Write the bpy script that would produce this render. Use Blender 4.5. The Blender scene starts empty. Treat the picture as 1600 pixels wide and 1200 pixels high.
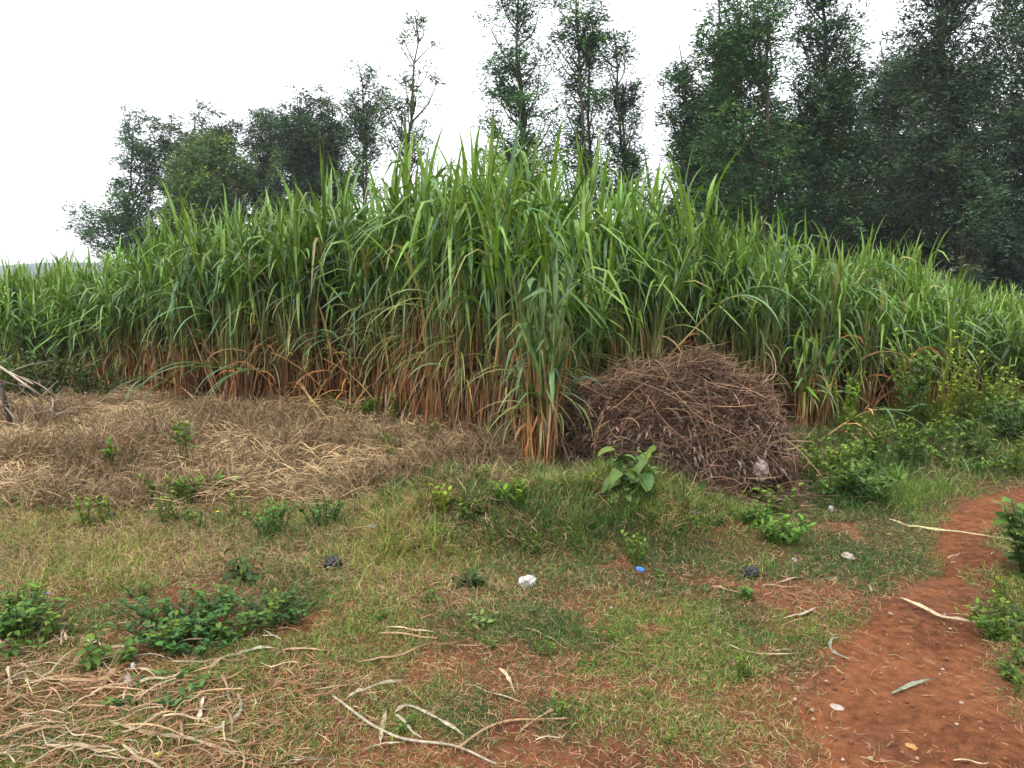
import bpy, math, random
import numpy as np
from math import radians as R, pi

# ------------------------------------------------------------------ camera, world, sun
sc = bpy.context.scene
COL = sc.collection
CAM_H, PITCH, FPX = 1.6, R(7.9), 1232.0           # FPX: focal length in pixels of the 1600 px photograph
cam = bpy.data.cameras.new('camera')
cam.sensor_width = 36.0
cam.lens = 36.0 * FPX / 1600.0
cam.clip_start, cam.clip_end = 0.05, 3000
camo = bpy.data.objects.new('camera', cam)
camo.location = (0, 0, CAM_H)
camo.rotation_euler = (pi / 2 - PITCH, 0, 0)
COL.objects.link(camo)
sc.camera = camo

SUN_EL, SUN_AZ = R(58), R(215)                    # azimuth clockwise from +Y
w = bpy.data.worlds.new('World')
sc.world = w
w.use_nodes = True
nt = w.node_tree
nt.nodes.clear()
out = nt.nodes.new('ShaderNodeOutputWorld')
bg = nt.nodes.new('ShaderNodeBackground')
sky = nt.nodes.new('ShaderNodeTexSky')
sky.sky_type = 'NISHITA'
sky.sun_disc = False
sky.sun_elevation, sky.sun_rotation = SUN_EL, SUN_AZ
mixn = nt.nodes.new('ShaderNodeMix')              # cloud layer over the blue sky: an even overcast
mixn.data_type = 'RGBA'
mixn.inputs['Factor'].default_value = 0.9
mixn.inputs['B'].default_value = (10.0, 10.2, 10.6, 1)
nt.links.new(sky.outputs[0], mixn.inputs['A'])
nt.links.new(mixn.outputs['Result'], bg.inputs[0])
bg.inputs[1].default_value = 0.115
nt.links.new(bg.outputs[0], out.inputs[0])

sl = bpy.data.lights.new('sun', 'SUN')
sl.energy, sl.angle, sl.color = 1.5, R(22), (1.0, 0.96, 0.9)
so = bpy.data.objects.new('sun', sl)
so.rotation_euler = (pi / 2 - SUN_EL, 0, pi - SUN_AZ)
so.location = (0, 0, 30)
COL.objects.link(so)

sc.view_settings.view_transform = 'Standard'
sc.view_settings.look = 'None'
sc.view_settings.exposure = 0.98
sc.view_settings.gamma = 1
cy = sc.cycles
cy.max_bounces, cy.diffuse_bounces, cy.glossy_bounces = 6, 2, 1
cy.transmission_bounces, cy.transparent_max_bounces, cy.volume_bounces = 3, 4, 0
cy.caustics_reflective = cy.caustics_refractive = False

# ------------------------------------------------------------------ helpers
def rng_(s): return np.random.default_rng(s)

def _hash(ix, iy, iz, seed):
    h = (ix * 374761393 + iy * 668265263 + iz * 1274126177 + seed * 974711) & 0x7fffffff
    h = ((h ^ (h >> 13)) * 1103515245 + 12345) & 0x7fffffff
    h = ((h ^ (h >> 15)) * 69069 + 1) & 0x7fffffff
    return (h & 0xffff) / 65535.0

def vnoise(x, y, z=0.0, seed=0):
    """smooth value noise in 0..1"""
    x, y, z = np.broadcast_arrays(np.asarray(x, float), np.asarray(y, float), np.asarray(z, float))
    ix, iy, iz = np.floor(x).astype(np.int64), np.floor(y).astype(np.int64), np.floor(z).astype(np.int64)
    fx, fy, fz = x - ix, y - iy, z - iz
    fx, fy, fz = [f * f * (3 - 2 * f) for f in (fx, fy, fz)]
    r = 0
    for dx in (0, 1):
        for dy in (0, 1):
            for dz in (0, 1):
                r = r + _hash(ix + dx, iy + dy, iz + dz, seed) * (fx if dx else 1 - fx) * (fy if dy else 1 - fy) * (fz if dz else 1 - fz)
    return r

def fbm(x, y, z=0.0, seed=0, o=3):
    x, y, z = np.asarray(x, float), np.asarray(y, float), np.asarray(z, float)
    r, a, s = 0, 0.5, 0
    for k in range(o):
        r = r + a * vnoise(x * 2 ** k, y * 2 ** k, z * 2 ** k, seed + k); s += a; a *= .5
    return r / s

def sstep(a, b, x):
    t = np.clip((x - a) / (b - a), 0, 1)
    return t * t * (3 - 2 * t)

def ray(px, py):
    """direction in world space of a point of the photograph, scaled to y = 1"""
    u = (np.asarray(px, float) - 800) / FPX; v = (600 - np.asarray(py, float)) / FPX
    c, s = math.cos(PITCH), math.sin(PITCH)
    yy = c + v * s; zz = -s + v * c
    return u / yy, zz / yy

def at(px, py, D):
    """3D point seen at (px, py) at forward distance D"""
    a, b = ray(px, py)
    return np.stack(np.broadcast_arrays(a * D, D + 0 * np.asarray(a), CAM_H + b * D), -1)

def flat(px, py):
    a, b = ray(px, py)
    t = -CAM_H / np.minimum(b, -0.01)
    return np.stack([a * t, t], -1)

def poly_sd(x, y, poly):
    """signed distance (inside positive) to a polygon in ground coordinates"""
    x, y = np.asarray(x, float), np.asarray(y, float)
    d = np.full(x.shape, 1e9); ins = np.zeros(x.shape, bool)
    n = len(poly)
    for i in range(n):
        ax, ay = poly[i]; bx, by = poly[(i + 1) % n]
        ex, ey = bx - ax, by - ay
        t = np.clip(((x - ax) * ex + (y - ay) * ey) / (ex * ex + ey * ey + 1e-12), 0, 1)
        d = np.minimum(d, (x - ax - t * ex) ** 2 + (y - ay - t * ey) ** 2)
        c = ((ay > y) != (by > y))
        with np.errstate(divide='ignore', invalid='ignore'):
            xi = (bx - ax) * (y - ay) / (by - ay + 1e-15) + ax
        ins ^= c & (x < xi)
    d = np.sqrt(d)
    return np.where(ins, d, -d)

def gpoly(pts): return [tuple(flat(a, b)) for a, b in pts]

PATH = gpoly([(1760, 752), (1620, 758), (1545, 768), (1490, 785), (1455, 815), (1430, 860), (1400, 920), (1350, 975), (1280, 1030),
              (1225, 1075), (1200, 1120), (1250, 1180), (1280, 1300), (1250, 1500), (1760, 1500), (1760, 1300), (1640, 1180), (1570, 1090), (1535, 1030),
              (1560, 970), (1572, 900), (1562, 840), (1580, 800), (1640, 785), (1760, 775)])
THATCH = gpoly([(-300, 640), (150, 622), (350, 634), (600, 652), (740, 682), (850, 735), (900, 770), (700, 772), (560, 792), (350, 802), (150, 800), (-300, 800)])
BANK = gpoly([(560, 812), (640, 772), (800, 772), (930, 765), (1000, 775), (1130, 805), (1165, 850), (1000, 878), (800, 866), (620, 868)])
KHAKI = gpoly([(-300, 795), (560, 790), (640, 860), (790, 920), (740, 970), (560, 935), (400, 905), (0, 930), (-300, 930)])
WEEDY = gpoly([(1230, 700), (1300, 660), (1440, 640), (1900, 630), (1900, 752), (1560, 762), (1480, 785), (1420, 800), (1300, 800), (1230, 770)])
STRAWY = gpoly([(-300, 1000), (120, 990), (330, 1020), (480, 1060), (460, 1300), (-300, 1300)])

def hz(x, y):
    """height of the ground"""
    x, y = np.asarray(x, float), np.asarray(y, float)
    near = np.exp(-((x / 14) ** 2)) * (y < 40)
    h = 0.035 * (fbm(x * .9, y * .9, seed=3) - .5) + .02 * (fbm(x * 4, y * 4, seed=5, o=2) - .5) * near
    h = h + .13 * np.exp(-((x - .35) / 1.0) ** 2 - ((y - 5.05) / .42) ** 2) + .10 * sstep(4.3, 4.7, y) * sstep(7.5, 6, y) * sstep(-1.3, -.5, x) * sstep(1.9, 1.2, x)
    h = h + .10 * np.exp(-((x + 2.6) / 2.0) ** 2 - ((y - 6.6) / .8) ** 2)
    h = h + .16 * (np.abs(fbm(x * 1.3 + 2, y * 1.5, seed=13) - .5) * 2) * sstep(5.2, 6.0, y) * sstep(9.2, 8, y) * sstep(1.2, .2, x) * (x > -12)
    h = h + .10 * sstep(5.6, 8.5, y) * sstep(60, 20, y)
    return h

def gp(px, py):
    """where the ray of a photo point meets the ground"""
    a, b = ray(px, py)
    t = -CAM_H / np.minimum(b, -0.01)
    for _ in range(12):
        t = .5 * t + .5 * (hz(a * t, t) - CAM_H) / np.minimum(b, -0.01)
    return np.stack([a * t, t, hz(a * t, t)], -1)

class Geo:
    def __init__(s): s.v, s.q, s.c, s.n = [], [], [], 0
    def add(s, v, q, c):
        v = np.asarray(v, float).reshape(-1, 3)
        c = np.broadcast_to(np.asarray(c, float), (len(v), 3))
        s.v.append(v); s.q.append(np.asarray(q, np.int64).reshape(-1, 4) + s.n); s.c.append(c); s.n += len(v)
    def merge(s, g, M=None):
        for v, q, c in g.arrays(): s.add(v if M is None else v @ M[:3, :3].T + M[:3, 3], q, c)
    def arrays(s):
        if s.n: yield np.concatenate(s.v), np.concatenate(s.q), np.concatenate(s.c)
    def mesh(s, name, mat, smooth=True):
        me = bpy.data.meshes.new(name)
        for v, q, c in s.arrays():
            me.vertices.add(len(v)); me.vertices.foreach_set('co', v.astype(np.float32).ravel())
            me.loops.add(len(q) * 4); me.loops.foreach_set('vertex_index', q.astype(np.int32).ravel())
            me.polygons.add(len(q)); me.polygons.foreach_set('loop_start', np.arange(0, len(q) * 4, 4, dtype=np.int32))
            at_ = me.color_attributes.new('Col', 'FLOAT_COLOR', 'POINT')
            at_.data.foreach_set('color', np.concatenate([c, np.ones((len(c), 1))], 1).astype(np.float32).ravel())
            me.polygons.foreach_set('use_smooth', np.full(len(q), smooth))
            me.update(calc_edges=True)
        me.materials.append(mat)
        return me
    def obj(s, name, mat, parent=None, smooth=True):
        return link(name, s.mesh(name, mat, smooth), parent)

def link(name, data, parent=None):
    o = bpy.data.objects.new(name, data)
    COL.objects.link(o)
    if parent is not None: o.parent = parent
    return o

def tag(o, label=None, cat=None, group=None, kind=None):
    if label: o['label'] = label
    if cat: o['category'] = cat
    if group: o['group'] = group
    if kind: o['kind'] = kind
    return o

def thing(name, label, cat, loc, rz=0, group=None, scale=1.0):
    o = link(name, None)
    o.empty_display_size = .05
    o.location = [float(a) for a in loc]; o.rotation_euler = (0, 0, rz)
    o.scale = (scale,) * 3 if np.isscalar(scale) else scale
    return tag(o, label, cat, group)

def dup(root, loc, rz, scale, label, group, rx=0, ry=0):
    r = root.copy(); COL.objects.link(r)
    r.location = [float(a) for a in loc]; r.rotation_euler = (rx, ry, rz)
    r.scale = (scale,) * 3 if np.isscalar(scale) else scale
    r['label'] = label; r['group'] = group
    for ch in root.children:
        c = ch.copy(); COL.objects.link(c); c.parent = r
    return r

def ribbons(geo, P, az, th0, th1, L, W, col, S=4, curve=1.3, across=2, fold=.25, shape='blade', roll=0., twist=0., azd=0., tip=None, wav=0., rng=None, bend=None):
    """leaf blades: start points P, heading az, angle from the vertical th0 -> th1, length L, width W"""
    P = np.asarray(P, float).reshape(-1, 3); N = len(P)
    if N == 0: return
    f = lambda a: np.broadcast_to(np.asarray(a, float), (N,))[:, None]
    az, th0, th1, L, W, roll, twist, azd = map(f, (az, th0, th1, L, W, roll, twist, azd))
    t = np.linspace(0, 1, S + 1)[None]; tm = (t[:, 1:] + t[:, :-1]) / 2
    def dirs(tt):
        th = th0 + (th1 - th0) * (tt ** curve if bend is None else np.where(f(bend) > 0, sstep(f(bend) - .28, f(bend) + .22, tt) * .9 + .1 * tt, tt ** curve)); ph = az + azd * tt
        if wav and rng is not None: ph = ph + wav * rng.standard_normal(ph.shape); th = th + .5 * wav * rng.standard_normal(th.shape)
        return np.stack([np.sin(th) * np.cos(ph), np.sin(th) * np.sin(ph), np.cos(th)], -1)
    d = dirs(tm)
    pos = np.concatenate([P[:, None], P[:, None] + np.cumsum(d * (L / S)[..., None], 1)], 1)
    tan = np.concatenate([d[:, :1], (d[:, 1:] + d[:, :-1]) / 2, d[:, -1:]], 1)
    tan /= np.linalg.norm(tan, axis=-1, keepdims=True) + 1e-9
    ph = az + azd * t
    side = np.stack([-np.sin(ph), np.cos(ph), 0 * ph], -1)
    nrm = np.cross(tan, side); nrm /= np.linalg.norm(nrm, axis=-1, keepdims=True) + 1e-9
    r = (roll + twist * t)[..., None]
    sd = side * np.cos(r) + nrm * np.sin(r)
    nm = np.cross(tan, sd)
    if shape == 'blade': wt = np.minimum(1, .45 + 2.2 * t) * (1 - t ** 2.4) + .02
    elif shape == 'ovate': wt = np.sin(pi * np.clip(t, 0, 1) ** .72) ** .8 + .03
    elif shape == 'strap': wt = np.minimum(1, .5 + 4 * t) * np.minimum(1, (1 - t) * 5 + .12)
    else: wt = np.sin(pi * (t * .86 + .12))
    hw = (W * wt * .5)[..., None]
    if across == 2: V = np.stack([pos - sd * hw, pos - nm * hw * 2 * fold, pos + sd * hw], 2)
    else: V = np.stack([pos - sd * hw, pos + sd * hw], 2)
    K = across + 1
    i = (np.arange(N)[:, None, None] * (S + 1) + np.arange(S)[None, :, None]) * K + np.arange(across)[None, None]
    Q = np.stack([i, i + 1, i + K + 1, i + K], -1)
    col = np.broadcast_to(np.asarray(col, float), (N, 3))[:, None, None]
    tp = col if tip is None else np.broadcast_to(np.asarray(tip, float), (N, 3))[:, None, None]
    C = col + (tp - col) * (t ** 2)[..., None, None]
    C = np.broadcast_to(C, (N, S + 1, K, 3)).copy()
    if across == 2: C[:, :, 1] *= 1.18                      # paler midrib
    geo.add(V.reshape(-1, 3), Q.reshape(-1, 4), C.reshape(-1, 3))

def tubes(geo, P, Rr, col, k=5):
    """tubes along polylines P (N, S+1, 3) with radii (N, S+1) or (S+1)"""
    P = np.asarray(P, float); P = P[None] if P.ndim == 2 else P
    N, T = P.shape[:2]
    Rr = np.broadcast_to(np.asarray(Rr, float), (N, T))
    tan = np.gradient(P, axis=1); tan /= np.linalg.norm(tan, axis=-1, keepdims=True) + 1e-9
    ref = np.where(np.abs(tan[..., 2:3]) > .8, [[[1., 0, 0]]], [[[0, 0, 1.]]])
    u = np.cross(tan, ref); u /= np.linalg.norm(u, axis=-1, keepdims=True) + 1e-9
    v = np.cross(tan, u)
    a = np.arange(k) / k * 2 * pi
    V = P[:, :, None] + Rr[..., None, None] * (u[:, :, None] * np.cos(a)[None, None, :, None] + v[:, :, None] * np.sin(a)[None, None, :, None])
    i = (np.arange(N)[:, None, None] * T + np.arange(T - 1)[None, :, None]) * k
    j = np.arange(k)[None, None]; j2 = (j + 1) % k
    Q = np.stack([i + j, i + j2, i + k + j2, i + k + j], -1)
    col = np.asarray(col, float)
    if col.ndim == 1: C = np.broadcast_to(col, (N, T, k, 3))
    elif col.shape == (T, 3) and N == 1: C = np.broadcast_to(col[None, :, None], (N, T, k, 3))
    else: C = np.broadcast_to(col[:, None, None], (N, T, k, 3))
    geo.add(V.reshape(-1, 3), Q.reshape(-1, 4), C.reshape(-1, 3))

def spline(pts, n):
    """Catmull-Rom through the points, n samples"""
    p = np.asarray(pts, float); p = np.concatenate([2 * p[:1] - p[1:2], p, 2 * p[-1:] - p[-2:-1]])
    m = len(p) - 3
    u = np.linspace(0, m - 1e-6, n); i = u.astype(int); f = (u - i)[:, None]
    a, b, c, d = p[i], p[i + 1], p[i + 2], p[i + 3]
    return .5 * (2 * b + (c - a) * f + (2 * a - 5 * b + 4 * c - d) * f ** 2 + (3 * b - a - 3 * c + d) * f ** 3)

def jit(rng, base, n, amt=.2, hue=.08):
    """n colours around base"""
    base = np.asarray(base, float)
    return np.clip(base * (1 + amt * rng.standard_normal((n, 1))).clip(.35, 1.9) * (1 + hue * rng.standard_normal((n, 3))), .004, .9)

# ------------------------------------------------------------------ materials
def leaf_mat(name, rough=.5, trans=.25, spec=.35, rnd=.25, tcol=(1.1, 1.15, .55)):
    m = bpy.data.materials.new(name); m.use_nodes = True
    n = m.node_tree.nodes; l = m.node_tree.links
    p = n['Principled BSDF']; o = n['Material Output']
    a = n.new('ShaderNodeAttribute'); a.attribute_name = 'Col'
    oi = n.new('ShaderNodeObjectInfo')
    mr = n.new('ShaderNodeMapRange'); mr.inputs['To Min'].default_value = 1 - rnd; mr.inputs['To Max'].default_value = 1 + rnd
    l.new(oi.outputs['Random'], mr.inputs['Value'])
    nz = n.new('ShaderNodeTexNoise'); nz.inputs['Scale'].default_value = 14; nz.inputs['Detail'].default_value = 2
    tc = n.new('ShaderNodeTexCoord'); l.new(tc.outputs['Object'], nz.inputs['Vector'])
    m2 = n.new('ShaderNodeMapRange'); m2.inputs['From Min'].default_value = .3; m2.inputs['From Max'].default_value = .7
    m2.inputs['To Min'].default_value = .8; m2.inputs['To Max'].default_value = 1.2
    l.new(nz.outputs['Fac'], m2.inputs['Value'])
    mu = n.new('ShaderNodeMath'); mu.operation = 'MULTIPLY'; l.new(mr.outputs[0], mu.inputs[0]); l.new(m2.outputs[0], mu.inputs[1])
    vm = n.new('ShaderNodeVectorMath'); vm.operation = 'SCALE'; l.new(a.outputs['Color'], vm.inputs[0]); l.new(mu.outputs[0], vm.inputs['Scale'])
    l.new(vm.outputs[0], p.inputs['Base Color'])
    p.inputs['Roughness'].default_value = rough; p.inputs['Specular IOR Level'].default_value = spec
    if trans:
        tr = n.new('ShaderNodeBsdfTranslucent')
        v2 = n.new('ShaderNodeVectorMath'); v2.operation = 'MULTIPLY'; v2.inputs[1].default_value = tcol
        l.new(vm.outputs[0], v2.inputs[0]); l.new(v2.outputs[0], tr.inputs['Color'])
        mx = n.new('ShaderNodeMixShader'); mx.inputs[0].default_value = trans
        l.new(p.outputs[0], mx.inputs[1]); l.new(tr.outputs[0], mx.inputs[2]); l.new(mx.outputs[0], o.inputs[0])
    return m

M_CANE = leaf_mat('cane_leaf', .38, .22, .5, .22)
M_DRY = leaf_mat('dry_leaf', .75, .05, .2, .3, (1.1, .95, .7))
M_STEM = leaf_mat('cane_stem', .55, 0, .3, .15)
M_TREE = leaf_mat('tree_leaf', .6, .2, .18, .15)
M_BARK = leaf_mat('bark', .9, 0, .15, .15)
M_WEED = leaf_mat('weed_leaf', .55, .25, .22, .15)
M_GRASS = leaf_mat('grass_blade', .55, .25, .3, 0)
M_STRAW = leaf_mat('straw', .7, .1, .25, .12, (1.1, .95, .7))
def blotch(m, scale, lo, hi):
    n = m.node_tree.nodes; l = m.node_tree.links
    for k in [x for x in n if x.type == 'VECT_MATH' and x.operation == 'SCALE']:
        nz = n.new('ShaderNodeTexNoise'); nz.inputs['Scale'].default_value = scale; nz.inputs['Detail'].default_value = 4; nz.inputs['Roughness'].default_value = .7
        tc = n.new('ShaderNodeTexCoord'); mp = n.new('ShaderNodeMapping'); mp.inputs['Scale'].default_value = (1, 3, 1)
        l.new(tc.outputs['Object'], mp.inputs[0]); l.new(mp.outputs[0], nz.inputs['Vector'])
        r = n.new('ShaderNodeMapRange'); r.inputs['From Min'].default_value = .35; r.inputs['From Max'].default_value = .62; r.inputs['To Min'].default_value = lo; r.inputs['To Max'].default_value = hi
        l.new(nz.outputs['Fac'], r.inputs[0])
        m2 = n.new('ShaderNodeMath'); m2.operation = 'MULTIPLY'
        src = k.inputs['Scale'].links[0].from_socket
        l.new(src, m2.inputs[0]); l.new(r.outputs[0], m2.inputs[1]); l.new(m2.outputs[0], k.inputs['Scale'])
blotch(M_STRAW, 55, .62, 1.3)
M_TWIG = leaf_mat('twig', .85, 0, .15, 0)

def soil_nodes(m, soil_a, soil_b, bump=.5):
    n = m.node_tree.nodes; l = m.node_tree.links; p = n['Principled BSDF']
    tc = n.new('ShaderNodeTexCoord')
    def noise(sc_, det, rgh=.6):
        z = n.new('ShaderNodeTexNoise'); z.inputs['Scale'].default_value = sc_; z.inputs['Detail'].default_value = det; z.inputs['Roughness'].default_value = rgh
        l.new(tc.outputs['Object'], z.inputs['Vector']); return z
    a, b, c = noise(1.6, 6), noise(22, 5), noise(140, 3)
    r = n.new('ShaderNodeValToRGB'); r.color_ramp.elements[0].color = (*soil_a, 1); r.color_ramp.elements[1].color = (*soil_b, 1)
    r.color_ramp.elements[0].position = .39; r.color_ramp.elements[1].position = .62
    ad = n.new('ShaderNodeMath'); ad.operation = 'ADD'; l.new(a.outputs['Fac'], ad.inputs[0]); l.new(b.outputs['Fac'], ad.inputs[1])
    hv = n.new('ShaderNodeMath'); hv.operation = 'MULTIPLY'; hv.inputs[1].default_value = .5; l.new(ad.outputs[0], hv.inputs[0])
    l.new(hv.outputs[0], r.inputs[0])
    bp = n.new('ShaderNodeBump'); bp.inputs['Strength'].default_value = bump; bp.inputs['Distance'].default_value = .035
    a2 = n.new('ShaderNodeMath'); a2.operation = 'ADD'; l.new(b.outputs['Fac'], a2.inputs[0]); l.new(c.outputs['Fac'], a2.inputs[1])
    l.new(a2.outputs[0], bp.inputs['Height']); l.new(bp.outputs[0], p.inputs['Normal'])
    p.inputs['Roughness'].default_value = .95; p.inputs['Specular IOR Level'].default_value = .15
    return r, p, n, l

m_ground = bpy.data.materials.new('ground'); m_ground.use_nodes = True
r_, p_, n_, l_ = soil_nodes(m_ground, (.080, .028, .013), (.20, .076, .034))
at_ = n_.new('ShaderNodeAttribute'); at_.attribute_name = 'Col'      # r: thatch, g: turf
sp_ = n_.new('ShaderNodeSeparateColor'); l_.new(at_.outputs['Color'], sp_.inputs[0])
mxa = n_.new('ShaderNodeMix'); mxa.data_type = 'RGBA'; mxa.inputs['B'].default_value = (.13, .080, .042, 1)
l_.new(sp_.outputs[0], mxa.inputs['Factor']); l_.new(r_.outputs[0], mxa.inputs['A'])
mxb = n_.new('ShaderNodeMix'); mxb.data_type = 'RGBA'; mxb.inputs['B'].default_value = (.048, .040, .017, 1)  # soil under turf darkened in colour to stand for shade between blades
l_.new(sp_.outputs[1], mxb.inputs['Factor']); l_.new(mxa.outputs['Result'], mxb.inputs['A'])
l_.new(mxb.outputs['Result'], p_.inputs['Base Color'])

m_path = bpy.data.materials.new('path_soil'); m_path.use_nodes = True
r_, p_, n_, l_ = soil_nodes(m_path, (.140, .047, .018), (.385, .143, .057), 1.0)
l_.new(r_.outputs[0], p_.inputs['Base Color'])

# ------------------------------------------------------------------ ground, path, hill
def zone_masks(x, y):
    n1 = fbm(x * 1.7, y * 1.7, seed=11) - .5; n2 = fbm(x * 6, y * 6, seed=21) - .5
    e = .5 * n1 + .22 * n2
    path = sstep(-.09, .09, poly_sd(x, y, PATH) + e * .7)
    th = sstep(-.12, .12, poly_sd(x, y, THATCH) + e * 2.0)
    bank = sstep(-.12, .12, poly_sd(x, y, BANK) + e * .8)
    kh = sstep(-.2, .2, poly_sd(x, y, KHAKI) + e * 1.2)
    wd = sstep(-.15, .15, poly_sd(x, y, WEEDY) + e)
    st = sstep(-.2, .2, poly_sd(x, y, STRAWY) + e * 1.5)
    # bare red patches in the short turf, mostly in front
    b = fbm(x * 1.9 + 4, y * 2.6, seed=31, o=4) + .22 * (fbm(x * 11, y * 11, seed=41, o=2) - .5)
    lim = .585 - .10 * sstep(4.2, 2.9, y) - .05 * sstep(3.9, 3.0, y) * sstep(-1.2, .2, x) + .10 * sstep(3.2, 5.0, y)
    bare = sstep(lim - .06, lim + .06, b) * (1 - kh) * (1 - th) * (1 - bank) * (1 - wd) * (1 - .7 * st)
    return dict(path=path, th=th, bank=bank, kh=kh, wd=wd, st=st, bare=bare)

def axis(lo, hi, step, far):
    a = list(np.arange(lo, hi + 1e-6, step)); s = step; p = hi; q = lo
    up, dn = [], []
    while p < far: s *= 1.35; p += s; up.append(p); q -= s; dn.append(q)
    return np.array(dn[::-1] + a + up)
gx = axis(-6.5, 6.5, .05, 900); gy = axis(1.2, 11.5, .05, 1500)
gy = gy[gy > -60]
X, Y = np.meshgrid(gx, gy)
Z = hz(X, Y)
zm = zone_masks(X.ravel(), Y.ravel())
farm = sstep(9, 14, Y.ravel())
turf = (1 - zm['bare']) * (1 - zm['path']) * (1 - zm['th']) * (.35 + .35 * sstep(3.4, 4.6, Y.ravel()))
turf = np.maximum(turf, farm * (1 - zm['path']) * .9)
g = Geo()
idx = np.arange(X.size).reshape(X.shape)
q = np.stack([idx[:-1, :-1], idx[:-1, 1:], idx[1:, 1:], idx[1:, :-1]], -1).reshape(-1, 4)
g.add(np.stack([X, Y, Z], -1).reshape(-1, 3), q, np.stack([np.maximum(zm['th'], .35 * zm['kh']) * (1 - farm), turf, 0 * turf], -1))
tag(g.obj('ground', m_ground), kind='structure')

# the trodden dirt path, a sheet just above the ground
px_, py_ = np.meshgrid(np.arange(.6, 6.4, .03), np.arange(.9, 7.4, .03))
pm = zone_masks(px_.ravel(), py_.ravel())['path'].reshape(px_.shape)
idx = np.arange(px_.size).reshape(px_.shape)
q = np.stack([idx[:-1, :-1], idx[:-1, 1:], idx[1:, 1:], idx[1:, :-1]], -1)
keep = (pm[:-1, :-1] > .04) & (pm[:-1, 1:] > .04) & (pm[1:, 1:] > .04) & (pm[1:, :-1] > .04)
g = Geo()
used, inv = np.unique(q[keep].ravel(), return_inverse=True)
pv = np.stack([px_, py_, hz(px_, py_) - .016 + .024 * pm + .016 * (fbm(px_ * 11, py_ * 11, seed=6, o=3) - .5) + .03 * (fbm(px_ * 3.1, py_ * 3.1, seed=7, o=2) - .5)], -1).reshape(-1, 3)[used]
g.add(pv, inv.reshape(-1, 4), (1, 1, 1))
tag(g.obj('path', m_path), kind='structure')

# hills at the horizon
rg = rng_(5)
g = Geo()
hx = np.linspace(-700, 500, 60); hd = np.linspace(0, 1, 8)
HX, HD = np.meshgrid(hx, hd)
top = 9 * np.exp(-((HX + 330) / 150) ** 2) + 8 * np.exp(-((HX + 120) / 120) ** 2) + 4 + 4 * (fbm(HX / 60, 0 * HX, seed=8) - .5)
g.add(np.stack([HX, 620 + 160 * HD, -.5 + top * np.sin(HD * pi)], -1).reshape(-1, 3),
      np.stack([(i := np.arange(8 * 60).reshape(8, 60))[:-1, :-1], i[:-1, 1:], i[1:, 1:], i[1:, :-1]], -1).reshape(-1, 4), (.05, .075, .05))
tag(g.obj('hills', M_TREE), kind='structure')

# ------------------------------------------------------------------ trees
BARK = np.array([.10, .078, .06])

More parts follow.
